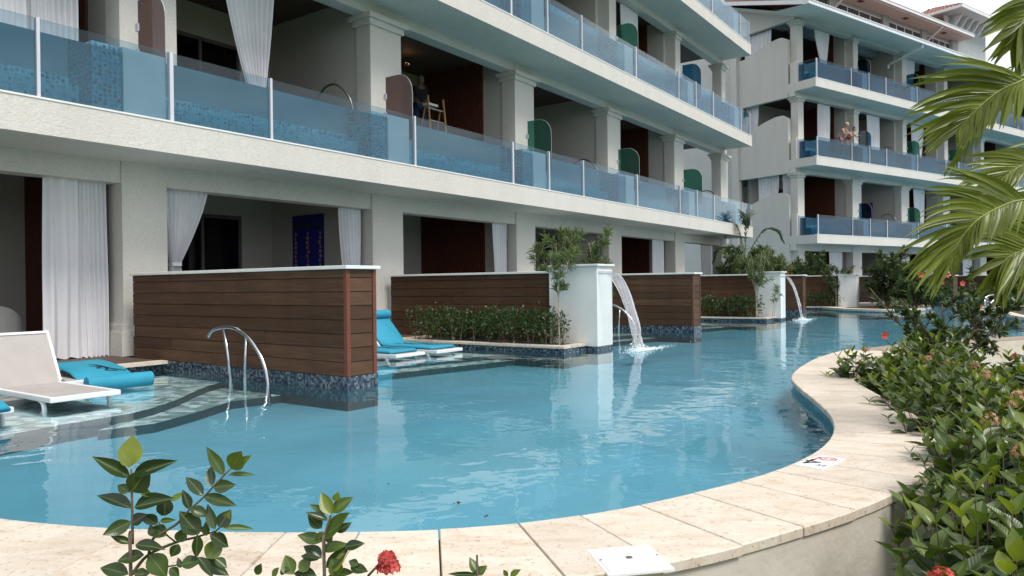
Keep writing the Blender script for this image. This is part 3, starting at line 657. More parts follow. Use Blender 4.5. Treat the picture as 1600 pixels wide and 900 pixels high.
slope_roof(36, 57.6, WB + .5, 18.75, WB + 5, 20.2)
for x in (38.5, 43.8, 49.2, 54.4): MB().box(x, WB + .8, 18.49, x + .5, WB + 1.1, 18.505).build('soffit_vent', pbr('vent', (.12, .07, .06), .8) if x < 40 else bpy.data.materials['vent'], B)
for (x, ya_, za_, yb_, zb_) in ((46.1, ye - .02, 15.45, WB + .35, 14.75), (53.2, WB + .4, 18.6, yc - .15, 17.8), (41.9, WB + .4, 18.6, yc - .15, 17.8)):
    MB().tube([(x, ya_, za_), (x, ya_, za_ - .15), (x, yb_, zb_), (x, yb_, zb_ - .25)], .07, 8).build('downpipe', GUTTER, B)
# tower
tx0, tx1, ty0, ty1 = 56.7, 62.0, WB + 1.3, WB + 6.5
MB().box(tx0, ty0, 15.6, tx1, ty1, 20.3).build('tower_wall', GREYB, B)
ex = 1.15; z0 = 20.25
MB().box(tx0 - ex, ty0 - ex, z0, tx1 + ex, ty1 + ex, z0 + .1).build('tower_soffit', bpy.data.materials['pinkish_soffit'], B)
MB().box(tx0 - ex - .05, ty0 - ex - .05, z0 + .02, tx1 + ex + .05, ty0 - ex + .05, z0 + .22).box(tx0 - ex - .05, ty0 - ex + .051, z0 + .02, tx0 - ex + .05, ty1 + ex, z0 + .22).box(tx1 + ex - .05, ty0 - ex + .051, z0 + .02, tx1 + ex + .05, ty1 + ex, z0 + .22).build('tower_fascia', GUTTER, B)
cxm, cym = (tx0 + tx1) / 2, (ty0 + ty1) / 2
c4 = [(tx0 - ex, ty0 - ex), (tx1 + ex, ty0 - ex), (tx1 + ex, ty1 + ex), (tx0 - ex, ty1 + ex)]
tr = MB().add([(x, y, z0 + .2) for x, y in c4] + [(cxm, cym, z0 + 1.75)], [(0, 1, 4), (1, 2, 4), (2, 3, 4), (3, 0, 4)]).build('tower_roof', ROOFT, B)
m = MB()
for side in range(4):
    a = Vector((*c4[side], z0 + .22)); b = Vector((*c4[(side + 1) % 4], z0 + .22)); ap = Vector((cxm, cym, z0 + 1.78))
    nrow = 8
    for r_ in range(nrow):
        t0 = r_ / nrow; p, q = a.lerp(ap, t0), b.lerp(ap, t0); p1, q1 = a.lerp(ap, min(t0 + 1.2 / nrow, 1)), b.lerp(ap, min(t0 + 1.2 / nrow, 1)); nc = max(1, int((q - p).length / .27))
        for c_ in range(nc):
            s_ = (c_ + .5) / nc; P0 = p.lerp(q, s_); P1 = P0 + (ap - a.lerp(b, .5)).normalized() * .42; tx = (b - a).normalized() * .1
            k0 = len(m.v); m.v += [tuple(P0 - tx), tuple(P0 + Vector((0, 0, .1))), tuple(P0 + tx), tuple(P1 - tx * .8), tuple(P1 + Vector((0, 0, .06))), tuple(P1 + tx * .8)]
            m.f += [(k0, k0 + 1, k0 + 4, k0 + 3), (k0 + 1, k0 + 2, k0 + 5, k0 + 4), (k0, k0 + 2, k0 + 1)]; m.m += [0] * 3
m.build('barrel_tiles', ROOFT, tr, kind='stuff')
for side, rng_ in ((0, 6), (1, 6)):
    for k in range(rng_):
        if side == 0: x = tx0 + .3 + k * (tx1 - tx0 - .7) / 5; pts = [(x, ty0, z0 - .75), (x, ty0 - .25, z0 - .5), (x, ty0 - .55, z0 - .02), (x, ty0, z0 - .02)]; d = Vector((.16, 0, 0))
        else: y = ty0 + .3 + k * (ty1 - ty0 - .7) / 5; pts = [(tx0, y, z0 - .75), (tx0 - .25, y, z0 - .5), (tx0 - .55, y, z0 - .02), (tx0, y, z0 - .02)]; d = Vector((0, .16, 0))
        m = MB(); m.v = [tuple(Vector(p) - d / 2) for p in pts] + [tuple(Vector(p) + d / 2) for p in pts]; m.f = [(0, 1, 2, 3), (7, 6, 5, 4), (0, 4, 5, 1), (1, 5, 6, 2), (2, 6, 7, 3), (3, 7, 4, 0)]; m.m = [0] * 6
        m.build('roof_bracket', GUTTER, B)
# far continuation of the wing past the tower keeps going low
MB().box(60, WB - 1.2, 15.5, 76, WB + 9, 16.3).build('roof_slab', STUCCO, B)
# ================================================================ GARDEN WALLS, PILLARS, PLANTERS, TERRACES
_pm = {}
def plank_mesh(L_, h, d):
    k = (round(L_, 2), round(h, 3), round(d, 3))
    if k not in _pm: _pm[k] = MB().box(0, 0, 0, L_, d, h).mesh('plank', WOODP, bevel=.003)
    return _pm[k]
def privacy_wall(fr, u, w0, w1, th, label, trim=None):
    """wooden clad wall standing at right angles to the facade; its long near face looks back along the facade"""
    t = thing('privacy_wall', label, 'wooden wall', fr, (u, w0, 0), 0, 'timber clad walls between the terraces')
    Lw = w1 - w0; zb, top = .143, 1.41; row = .1665
    MB().box(.02, .02, zb - .6, th - .02, Lw, top).build('wall_core', DARK, t)
    MB().box(-.012, -.012, -.02, th + .012, Lw, zb - .002).build('tile_plinth', MOS_T, t)
    MB().box(-.008, -.008, -.5, th + .008, Lw, -.02).build('footing', RISER, t)
    MB().box(-.045, -.045, top, th + .045, Lw, top + .042).build('cap', WHITE, t, bevel=.006)
    z = zb + .003; r = 0
    while z < top - .01:
        h = min(row - .009, top - z - .003)
        # long face planks (built along the wall in pieces)
        x = .055; st = [2.4, 4.4, 3.0, 1.5, 3.7, 2.1][(r * 5 + int(u * 7)) % 6]
        while x < Lw - .01:
            l = min(st, Lw - x); st = 3.2
            if l > .12:
                o = link('plank', plank_mesh(round(l - .006, 2), round(h, 3), .022), t); o.rotation_euler = (0, 0, pi / 2); o.location = (.02 + random.uniform(-.0015, .0015), x, z)
            x += l
        if th > .35:
            o = link('plank', plank_mesh(round(th - .115, 2), round(h, 3), .022), t); o.location = (.057, 0 + random.uniform(-.001, .001), z)
        z += row; r += 1
    if th > .35:
        for x in (-.004, th - .052):
            MB().box(x, -.006, zb, x + .056, .052, top - .001).build('corner_trim', trim or WOODP, t, bevel=.003)
    return t
privacy_wall('A', 5.93, 6.58, 11.40, .47, 'longest and nearest brown timber wall with red corner trims beside the steel handrail', WOODT)
privacy_wall('A', 17.1, 6.75, WA - .01, .47, 'brown timber wall with a square end behind the nearest waterfall')
privacy_wall('A', 28.4, 7.0, WA - .01, .47, 'brown timber wall with a square end behind the farther waterfall')
privacy_wall('A', 11.74, 7.38, 11.60, .22, 'brown timber wall behind the clipped hedge left of the nearest white pillar')
privacy_wall('A', 23.35, 7.1, WA - .01, .22, 'brown timber wall behind the low hedge left of the second white pillar')
privacy_wall('A', 33.95, 6.9, WA + .5, .22, 'small brown timber wall behind the shrub left of the third white pillar')
for u, th, lb in ((42.3, .47, 'far timber wall of the rear wing seen beneath the palm fronds'), (47.6, .22, 'far timber wall of the rear wing ending at the last white pillar'), (36.9, .22, 'far timber wall of the rear wing behind the hibiscus'), (53, .47, 'farthest timber wall of the rear wing at the right edge'), (58.3, .22, 'timber wall of the rear wing partly behind the right palm')):
    privacy_wall('B', u, 19.0, WB - .01, th, lb)

def pillar(fr, u, w0, du, dw, top, label):
    t = thing('fountain_pillar', label, 'pillar', fr, (u, w0, 0), 0, 'white pillars in the pool')
    MB().box(0, 0, .07, du, dw, top).build('pillar_body', PILLAR, t, bevel=.006)
    MB().box(.006, .006, -.02, du - .006, dw - .006, .07).build('tile_plinth', MOS_T, t)
    MB().box(.01, .01, -.5, du - .01, dw - .01, -.02).build('footing', RISER, t)
    MB().box(-.04, -.04, top, du + .04, dw + .04, top + .04).build('cap', WHITE, t, bevel=.008)
    MB().box(.04, -.012, top - .13, du - .0, .05, top - .085).build('spout', pbr('spout_lip', (.5, .52, .55), .4), t)
    return t
P1 = pillar('A', 11.70, 6.42, .58, 1.02, 1.52, 'nearest white stucco pillar with the big sheet waterfall')
P2 = pillar('A', 23.35, 6.40, .52, .75, 1.48, 'second white stucco pillar pouring the smaller waterfall')
P3 = pillar('A', 33.3, 6.05, .5, .72, 1.45, 'third white pillar left of the big green shrub')
P4 = pillar('B', 37.3, 18.9, .5, .8, 1.45, 'white pillar right of the big green shrub with flowers')
P5 = pillar('B', 47.7, 18.9, .5, .8, 1.45, 'farthest white pillar at the right behind the palm leaf')

# waterfalls ----------------------------------------------------
def fallmat():
    m, t, o = mat('falling_water'); tr = N(t, 'ShaderNodeBsdfTransparent'); tr.inputs[0].default_value = (.93, .95, .97, 1)
    d = N(t, 'ShaderNodeBsdfDiffuse'); d.inputs[0].default_value = (.85, .88, .9, 1); g = N(t, 'ShaderNodeBsdfGlossy'); g.inputs['Roughness'].default_value = .12
    tl = N(t, 'ShaderNodeBsdfTranslucent'); tl.inputs[0].default_value = (.85, .88, .9, 1); m0 = N(t, 'ShaderNodeMixShader'); m0.inputs[0].default_value = .5; L(t, d.outputs[0], m0.inputs[1]); L(t, tl.outputs[0], m0.inputs[2])
    uvn = N(t, 'ShaderNodeTexCoord'); mp = N(t, 'ShaderNodeMapping'); mp.inputs['Scale'].default_value = (26, 2.2, 1); L(t, uvn.outputs['UV'], mp.inputs[0])
    n = N(t, 'ShaderNodeTexNoise'); n.inputs['Scale'].default_value = 1; n.inputs['Detail'].default_value = 5; L(t, mp.outputs[0], n.inputs[0])
    r = N(t, 'ShaderNodeValToRGB'); e = r.color_ramp.elements; e[0].position = .48; e[0].color = (.07, .07, .07, 1); e[1].position = .80; e[1].color = (.6, .6, .6, 1); L(t, n.outputs[0], r.inputs[0])
    at_ = N(t, 'ShaderNodeAttribute'); at_.attribute_name = 'tone'; mxm = N(t, 'ShaderNodeMath', operation='MAXIMUM'); L(t, r.outputs[0], mxm.inputs[0]); L(t, at_.outputs['Fac'], mxm.inputs[1])
    m1 = N(t, 'ShaderNodeMixShader'); L(t, mxm.outputs[0], m1.inputs[0]); L(t, tr.outputs[0], m1.inputs[1]); L(t, m0.outputs[0], m1.inputs[2])
    bp = N(t, 'ShaderNodeBump'); bp.inputs['Strength'].default_value = .6; bp.inputs['Distance'].default_value = .02; L(t, n.outputs[0], bp.inputs['Height']); L(t, bp.outputs[0], g.inputs['Normal'])
    lw = N(t, 'ShaderNodeLayerWeight'); lw.inputs[0].default_value = .35; L(t, bp.outputs[0], lw.inputs['Normal']); cl = N(t, 'ShaderNodeMath', operation='MULTIPLY'); cl.inputs[1].default_value = .6; L(t, lw.outputs['Fresnel'], cl.inputs[0])
    m2 = N(t, 'ShaderNodeMixShader'); L(t, cl.outputs[0], m2.inputs[0]); L(t, m1.outputs[0], m2.inputs[1]); L(t, g.outputs[0], m2.inputs[2]); L(t, m2.outputs[0], o.inputs[0])
    return m
FALL = fallmat()
FOAM = pbr('white_foam', (.82, .88, .9), .5, .05, 20)
def waterfall(fr, u0, u1, w0, ztop, reach, bl, label, sh=0):
    t = thing('waterfall', label, 'waterfall', fr, ((u0 + u1) / 2, w0, 0), 0, 'sheet waterfalls from the pillars')
    n, m = 40, 14; V = []; Fc = []; tone = []; hw0 = (u1 - u0) / 2
    for i in range(n + 1):
        q = i / n; y = -reach * q ** .62 - .0; z = ztop - (ztop - .0) * q ** 1.28 * 1.0; y = -reach * (q ** .55)
        hw = hw0 * (1 - (1 - bl) * q ** .8) ; xc = sh * q
        for j in range(m + 1):
            s_ = j / m * 2 - 1; rip = .012 * sin(9 * s_ + 14 * q + 2 * sin(q * 7)) * q ** .5 + random.uniform(-.004, .004) * q
            V.append((xc + hw * s_ + (random.uniform(-.012, .012) * q if abs(s_) > .99 else 0), y + rip + .05 * (1 - s_ * s_) * q, z))
    for i in range(n):
        for j in range(m):
            a = i * (m + 1) + j; Fc.append((a, a + 1, a + m + 2, a + m + 1)); q = i / n; tone.append(.8 if j in (0, m - 1) else max(0, (q - .85) * 4))
    me = bpy.data.meshes.new('water_sheet'); me.from_pydata(V, [], Fc); me.materials.append(FALL); me.polygons.foreach_set('use_smooth', [True] * len(Fc))
    at_ = me.attributes.new('tone', 'FLOAT', 'FACE'); at_.data.foreach_set('value', tone)
    uv = me.uv_layers.new(name='UVMap'); lo = []
    for i in range(n):
        for j in range(m):
            for a, b in ((i, j), (i, j + 1), (i + 1, j + 1), (i + 1, j)): lo += [b / m, a / n * 3]
    uv.data.foreach_set('uv', lo)
    link('water_sheet', me, t)
    # splash: thrown drops and foam patch on the surface
    sp = MB()
    for k in range(520):
        a = random.uniform(0, 2 * pi); rr = abs(random.gauss(0, .16)); x, y = cos(a) * rr * 1.5, -reach + sin(a) * rr * .9; z = abs(random.gauss(0, .05)) * max(0, 1 - rr * 1.6); s_ = random.uniform(.003, .011)
        sp.add([(x - s_, y, z), (x, y - s_, z), (x + s_, y, z), (x, y + s_, z), (x, y, z + s_ * 1.2), (x, y, z - s_)], [(0, 1, 4), (1, 2, 4), (2, 3, 4), (3, 0, 4), (1, 0, 5), (2, 1, 5), (3, 2, 5), (0, 3, 5)])
    sp.build('splash_drops', FOAM, t, kind='stuff')
    fo = MB()
    for k in range(1500):
        dx = abs(random.gauss(0, 1)); a = random.uniform(0, 2 * pi); rr = random.random() ** .5
        x = cos(a) * .24 * rr + dx * random.uniform(0, .85); y = -reach + sin(a) * .11 * rr + random.uniform(-.5, .5) * .10 * dx; s_ = random.uniform(.006, .022) / (1 + dx); nn = 5; b = random.uniform(0, 6)
        fo.add([(x + cos(b + 2 * pi * q / nn) * s_ * random.uniform(.6, 1.7), y + sin(b + 2 * pi * q / nn) * s_ * random.uniform(.5, 1), .003 + random.uniform(0, .012)) for q in range(nn)], [tuple(range(nn))])
    fo.build('foam', FOAM, t, kind='stuff')
    return t
waterfall('A', 11.74, 12.27, 6.40, 1.405, .66, .66, 'wide clear sheet of water falling from the nearest white pillar', .02)
waterfall('A', 23.4, 23.85, 6.39, 1.37, .55, .4, 'thin rope of water falling from the second white pillar', .1)

# planters --------------------------------------------------------
def planter(fr, u0, u1, w0, w1, label):
    t = thing('planter', label, 'planter', fr, (u0, w0, 0), 0, 'raised planters at the pool edge')
    du, dw = u1 - u0, w1 - w0
    MB().box(0.012, 0.012, -.02, du, dw, .085).build('tile_face', MOS_T, t)
    MB().box(0.016, 0.016, -.5, du, dw, -.02).build('footing', RISER, t)
    k = 0; y = 0
    while y < dw - .05:
        l = min(.6, dw - y); MB().box(-.015, y + .003, .086, .24, y + l - .003, .125).build('coping_slab', TRAV, t); y += l
    MB().box(.243, -.015, .086, du, .2, .125).build('coping_slab', TRAV, t)
    MB().box(.24, .2, .05, du + .1, dw, .108).build('soil', SOIL, t)
planter('A', 10.88, 11.68, 6.62, 10.4, 'stone edged planter with a clipped hedge left of the nearest white pillar')
planter('A', 22.4, 23.33, 6.55, 10.4, 'stone edged planter with a low hedge left of the second white pillar')
planter('A', 33.0, 33.93, 6.4, 10.4, 'stone edged planter with thin trunked shrub left of the third white pillar')
planter('B', 46.4, 47.58, 19.2, 22.6, 'far stone edged planter left of the farthest white pillar')
for (u, w_, du, dw) in ((12.29, 6.95, .42, 1.2), (23.9, 6.8, .35, 1.0), (33.85, 6.4, .3, .9)):
    t = thing('coping_ledge', 'small travertine ledge right of the %s white pillar' % {12.29: 'nearest', 23.9: 'second', 33.85: 'third'}[u], 'stone ledge', 'A', (u, w_, 0))
    MB().box(0, 0, .06, du, dw, .11).build('coping_slab', TRAV, t); MB().box(.01, .01, -.5, du - .01, dw, .06).build('tile_face', MOS_T, t)

# terraces: deck and pale nosing at the facade
for fr, W, spans in (('A', WA, ((-10, 5.92), (6.41, 11.73), (11.97, 17.09), (17.58, 23.34), (23.58, 28.39), (28.88, 33.94))), ('B', WB, ((35.9, 36.89), (37.13, 42.29), (42.78, 47.59), (47.83, 52.99), (53.5, 58.2), (58.6, 75)))):
    root = A if fr == 'A' else B
    for a, b in spans:
        MB().box(a, W - 1.2, -.5, b, W + .44, .118).build('terrace_edge_tile', MOS_T, root)
        MB().box(a, W - 1.36, .10, b, W - 1.16, .146).build('terrace_nosing', TRAV, root)
        y = W - 1.155; k = 0
        while y < W + .43 and (k < 14): MB().box(a, y, .118, b, y + .11, .143).build('deck_board', DECK, root); y += .115; k += 1

# hand rails -------------------------------------------------------
def handrail(fr, u, w0, label, sc=1, flip=1, legs=2):
    t = thing('pool_handrail', label, 'handrail', fr, (u, w0, 0), 0, 'steel pool handrails')
    P = [(0, .55), (.04, .60), (.13, .65), (.34, .685), (.52, .69), (.70, .65), (.90, .55), (1.09, .38), (1.19, .24), (1.25, .08), (1.29, -.3)]
    pts = bez([(0, -a * sc * flip, b * (1 if b < 0 else sc)) for a, b in P], 5)
    MB().tube(pts, .026, 12).build('rail_arch', STEEL, t, smooth=True)
    for a, b, c in ((.34, .685, .53), (.83, .58, .78)):
        MB().tube([(0, -a * sc * flip, b * sc), (0, -(a + (c - a) * .5) * sc * flip, b * sc * .5), (0, -c * sc * flip, -.3)], .023, 10).build('rail_leg', STEEL, t, smooth=True)
    return t
handrail('A', 5.7, 9.02, 'curved steel pool handrail in front of the nearest timber wall')
handrail('A', 16.6, 9.3, 'curved steel pool handrail partly behind the nearest waterfall')
handrail('A', 34.3, 8.2, 'small far steel handrail beside the pillar with the red flowers')
for k, (px, py) in enumerate(((1540, 498), (1534, 494))):
    p = atz(px, py, 0); t = handrail('W', 0, 0, ('front' if k == 0 else 'rear') + ' pale steel handrail rising from the water at the right', .95); t.location = (p.x + 1.1 if k == 0 else p.x + 1.5, p.y + (.3 if k == 0 else 1.2), 0); t.rotation_euler = (0, 0, -pi / 2 + .25)

# loungers -----------------------------------------------------------
def lounger(u, w0, label, back=52, matc=None, matlabel=None, sling=True, roll=None, rz=0, z0=.125):
    """foot end at w0, head further in; origin at the foot"""
    t = thing('sun_lounger', label, 'sun lounger', 'A', (u, w0, 0), rz, 'sun loungers standing in the shallow water')
    wd = .70; ls = 1.38; lb = .68; a = radians(back)
    f = MB(); f.box(0, 0, z0 - .055, wd, .05, z0).box(0, .05, z0 - .055, .05, ls, z0).box(wd - .05, .05, z0 - .055, wd, ls, z0)
    f.build('seat_frame', WPLAST, t, bevel=.01)
    for x in (.0, wd - .055):
        pts = bez([(x + .028, ls - .1, z0 - .03), (x + .028, .55, z0 - .04), (x + .028, .28, z0 - .05), (x + .028, .20, z0 - .12), (x + .028, .19, -.09)], 5)
        MB().tube(pts, .024, 8).build('leg', WPLAST, t, smooth=True)
        MB().tube([(x + .028, ls - .05, z0 - .02), (x + .028, ls + .25, -.09)], .028, 8).build('leg', WPLAST, t, smooth=True)
    MB().box(.045, .04, z0 - .02, wd - .045, ls, z0 - .004).build('seat_sling', SLING, t)
    b = MB(); c, s_ = cos(a), sin(a)
    def bk(x, l, n): return (x, ls + l * c - n * s_, z0 + l * s_ + n * c - .01)
    def bar(mb, x0, l0, n0, x1, l1, n1):
        vs = [bk(x, l, n) for n in (n0, n1) for x, l in ((x0, l0), (x1, l0), (x1, l1), (x0, l1))]
        mb.add(vs, [(0, 3, 2, 1), (4, 5, 6, 7), (0, 1, 5, 4), (1, 2, 6, 5), (2, 3, 7, 6), (3, 0, 4, 7)])
    bar(b, 0, 0, -.02, .03, lb, .02); bar(b, wd - .03, 0, -.02, wd, lb, .02); bar(b, .03, lb - .03, -.02, wd - .03, lb, .02)
    b.build('back_frame', WPLAST, t)
    b = MB(); bar(b, .03, .0, -.006, wd - .03, lb - .03, .006); b.build('back_sling', SLING, t)
    for x in (.0, wd): MB().tube([(x - .012, ls - .03, z0 - .0), (x + .012, ls - .03, z0)], .022, 10).build('hinge', FRAME, t)
    return t
def ribbon(path, x0, x1, th, mb):
    "a padded mat: path of (y, z) points, thickness th"
    P = [Vector((0, y, z)) for y, z in path]; n = len(P); up = []; V = []
    for i in range(n):
        d = (P[min(i + 1, n - 1)] - P[max(i - 1, 0)]).normalized(); up.append(Vector((0, -d.z, d.y)))
    xs = [x0, x0 + .02, x1 - .02, x1]; hs = [.55, 1, 1, .55]
    for i in range(n):
        for x, h in zip(xs, hs): V.append((x, *(P[i] + up[i] * th * h).yz))
        for x, h in zip(xs[::-1], hs): V.append((x, *(P[i] + up[i] * th * (.0 if h == 1 else .2)).yz))
    F = []
    for i in range(n - 1):
        for k in range(8): F.append((i * 8 + k, i * 8 + (k + 1) % 8, (i + 1) * 8 + (k + 1) % 8, (i + 1) * 8 + k))
    F += [tuple(range(7, -1, -1)), tuple(range((n - 1) * 8, n * 8))]
    mb.add(V, F)
def logo(parent, pts_list, wd=.012, name='script_logo'):
    "dark brush strokes printed on a mat, given as strokes of 3D points with a local normal up"
    mb = MB()
    for pts in pts_list:
        pts = bez(pts, 6)
        for i in range(len(pts) - 1):
            d = (pts[i + 1] - pts[i]); s_ = Vector((-d.y, d.x, 0)); s_ = s_.normalized() * wd if s_.length > 0 else Vector((wd, 0, 0))
            mb.add([pts[i] - s_, pts[i] + s_, pts[i + 1] + s_, pts[i + 1] - s_], [(0, 1, 2, 3)])
    return mb.build(name, BLACK, parent)
lounger(3.33, 8.02, 'white framed lounger with bare grey sling raised at its back by the left curtain', back=60)
L0 = lounger(2.2, 7.72, 'white lounger cut by the left edge under a turquoise mat', back=10)
t = thing('float_mat', 'flat turquoise foam mat cut by the left edge on a lounger', 'foam mat', 'A', (2.1, 7.5, 0), 0, 'turquoise foam mats')
mb = MB(); ribbon([(-.02, .12), (.02, .14), (.1, .16), (.3, .2), (.6, .26), (1.0, .3), (1.5, .32)], -.1, .68, .05, mb); mb.build('mat_body', BLUEF, t, smooth=True)
# draped mat with rolled end left of the long timber wall
L1 = lounger(4.0, 9.3, 'low white lounger hidden under the draped turquoise mat', back=4, z0=.12)
t = thing('float_mat', 'turquoise foam mat with black script and rolled front end lying before the white curtain', 'foam mat', 'A', (4.20, 9.08, 0), radians(-4), 'turquoise foam mats')
path = [(.06 + .085 * cos(a) * (1 - .05 * a), .085 + .085 * sin(a) * (1 - .05 * a)) for a in np.linspace(5.2, -.5, 14)]
path = [(y + .03, z) for y, z in path]
mb = MB(); mb.tube([(0, .1, .075), (.76, .1, .075)], .09, 20); mb.build('rolled_end', BLUEF, t, smooth=False)
mb = MB(); ribbon([(.19, .02), (.24, .02), (.3, .05), (.42, .11), (.6, .165), (.9, .20), (1.1, .215), (1.35, .225), (1.42, .21)], -.0, .66, .03, mb); mb.build('mat_body', BLUEF, t, smooth=True)
logo(t, [[(.52, .5, .178), (.40, .55, .19), (.46, .62, .206), (.34, .66, .212), (.42, .74, .222), (.3, .8, .226)], [(.62, .48, .172), (.48, .58, .198), (.44, .7, .216), (.4, .86, .232), (.34, .95, .237)]], .014)
# two loungers behind the long wall
def matted(u, w0, label, ml, first):
    t0 = lounger(u, w0, label, back=46, z0=.09)
    t = thing('float_mat', ml, 'foam mat', 'A', (u, w0, 0), 0, 'turquoise foam mats')
    z0 = .09; a = radians(46); ls = 1.38; P = [(.16, z0 + .0), (.2, z0 + .01), (.5, z0 + .012), (1.0, z0 + .012), (1.3, z0 + .015)]
    for l in (.05, .2, .4, .6, .74): P.append((ls + l * cos(a) - .012, z0 + l * sin(a) + .012))
    mb = MB(); ribbon(P, .03, .67, .045, mb); mb.build('mat_body', BLUEF, t, smooth=True)
    y, z = ls + .72 * cos(a) - .07, z0 + .72 * sin(a) + .06
    mb = MB(); mb.tube([(.03, y, z), (.05, y, z), (.66, y, z), (.68, y, z)], [.07, .085, .085, .07], 18); mb.build('head_roll', BLUEF, t, smooth=True)
    zz = z0 + .0605
    logo(t, [[(.25, 1.25, zz + .01), (.3, 1.1, zz), (.42, 1.0, zz), (.3, .8, zz), (.45, .7, zz), (.36, .5, zz)], [(.45, 1.2, zz + .006), (.35, .95, zz), (.5, .75, zz), (.42, .45, zz)]], .016)
    MB().box(.38, .3, zz - .004, .58, .62, zz).build('mesh_patch', pbr('grey_patch', (.05, .16, .22), .8) if first else bpy.data.materials['grey_patch'], t)
matted(8.62, 8.42, 'white lounger mostly hidden behind the corner of the nearest timber wall', 'turquoise mat on the lounger half hidden by the nearest timber wall', True)
matted(9.55, 8.36, 'white lounger with raised back beside the clipped hedge', 'turquoise mat with thick head roll on the lounger beside the clipped hedge', False)

# curtains ----------------------------------------------------------------
def curtain(fr, label, top, bot, w_, folds=9, tie=None, depth=.05, group='white curtains in the openings', hem=True):
    """top: (u0, u1, z), bot: (u0, u1, z); tie: (u0, u1, z) waist"""
    u00 = top[0]; t = thing('curtain', label, 'curtain', fr, (u00, w_, 0), 0, group)
    n, m = folds * 8, 26; V = []; F = []; ph = random.uniform(0, 6)
    for i in range(m + 1):
        q = i / m; z = top[2] + (bot[2] - top[2]) * q
        if tie:
            qt = (top[2] - tie[2]) / (top[2] - bot[2])
            if q < qt: e = (q / qt) ** 1.35; a, b = [top[k] + (tie[k] - top[k]) * e for k in (0, 1)]
            else: e = (q - qt) / (1 - qt); e = min(1, e * 3); a, b = [tie[k] + (bot[k] - tie[k]) * e for k in (0, 1)]
        else: a, b = [top[k] + (bot[k] - top[k]) * q ** 1.4 for k in (0, 1)]
        comp = (top[1] - top[0]) / max(b - a, .05)
        for j in range(n + 1):
            s_ = j / n; sw = s_ + .02 * sin(s_ * 9 + ph) * (1 - abs(2 * s_ - 1))
            x = a + (b - a) * sw; y = depth * (.75 + .25 * sin(3.7 * s_ + ph)) * sin(2 * pi * folds * s_ + .8 * sin(q * 2 + s_ * 5)) * min(1.2, .8 + .12 * comp) + .03 * sin(q * 5 + s_ * 4 + ph) * q
            V.append((x - u00, y, z + (.012 * sin(2 * pi * folds * s_) if i == m else 0)))
    for i in range(m):
        for j in range(n): k = i * (n + 1) + j; F.append((k, k + 1, k + n + 2, k + n + 1))
    me = bpy.data.meshes.new('curtain_cloth'); me.from_pydata(V, [], F); me.polygons.foreach_set('use_smooth', [True] * len(F)); me.materials.append(CURT); link('curtain_cloth', me, t)
    if tie:
        a, b, z = tie; MB().box(a - u00 - .01, -.075, z - .035, b - u00 + .01, .075, z + .035).build('tie_band', CURT, t, bevel=.02)
    return t
G = 'white curtains of the ground floor openings'
curtain('A', 'full length white curtain hanging straight at the left behind the loungers', (4.93, 5.42, 2.93), (4.90, 5.44, .16), 12.02, 3, depth=.045, group=G)
curtain('A', 'bunched white curtain hanging against the first column at the left', (5.42, 5.86, 2.93), (5.40, 5.90, .15), 12.07, 7, depth=.035, group=G)
curtain('A', 'white curtain tied back above the nearest timber wall beside the first column', (6.78, 7.62, 2.93), (6.84, 7.2, .2), 12.05, 9, tie=(6.92, 7.08, 1.62), group=G)
curtain('A', 'white curtain drawn in toward the second column above the corner of the nearest timber wall', (10.66, 11.28, 2.93), (11.0, 11.25, .2), 12.05, 6, group=G)
curtain('A', 'narrow white curtain against the third column over the hedge wall', (16.1, 16.72, 2.93), (16.42, 16.62, .2), 12.05, 6, group=G)
curtain('A', 'white curtain in the ground floor opening right of the nearest waterfall', (26.4, 27.4, 2.93), (26.55, 27.35, .2), 12.05, 7, group=G)
curtain('A', 'white curtain in the last ground floor opening of the near block', (31.5, 32.7, 2.93), (31.75, 32.6, .2), 12.05, 7, group=G)
G = 'white curtains of the near block balconies'
curtain('A', 'white balcony curtain cut by the top left corner of the picture', (3.95, 4.75, 7.1), (3.95, 4.78, 4.0), 12.05, 5, group=G)
curtain('A', 'pleated white balcony curtain beside the brown slats at the top left', (4.8, 5.5, 7.1), (4.82, 5.5, 4.0), 12.12, 8, group=G)
curtain('A', 'white curtain gathered to a point in front of the dark upstairs sliding door', (7.95, 9.1, 7.1), (8.5, 8.85, 4.2), 12.05, 9, tie=(8.52, 8.84, 4.95), group=G)
curtain('A', 'white curtain on the second floor balcony above the green glass screens', (24.0, 25.4, 11.3), (24.6, 25.3, 8.2), 12.1, 7, group=G)
G = 'white curtains of the far wing'
z = Z1
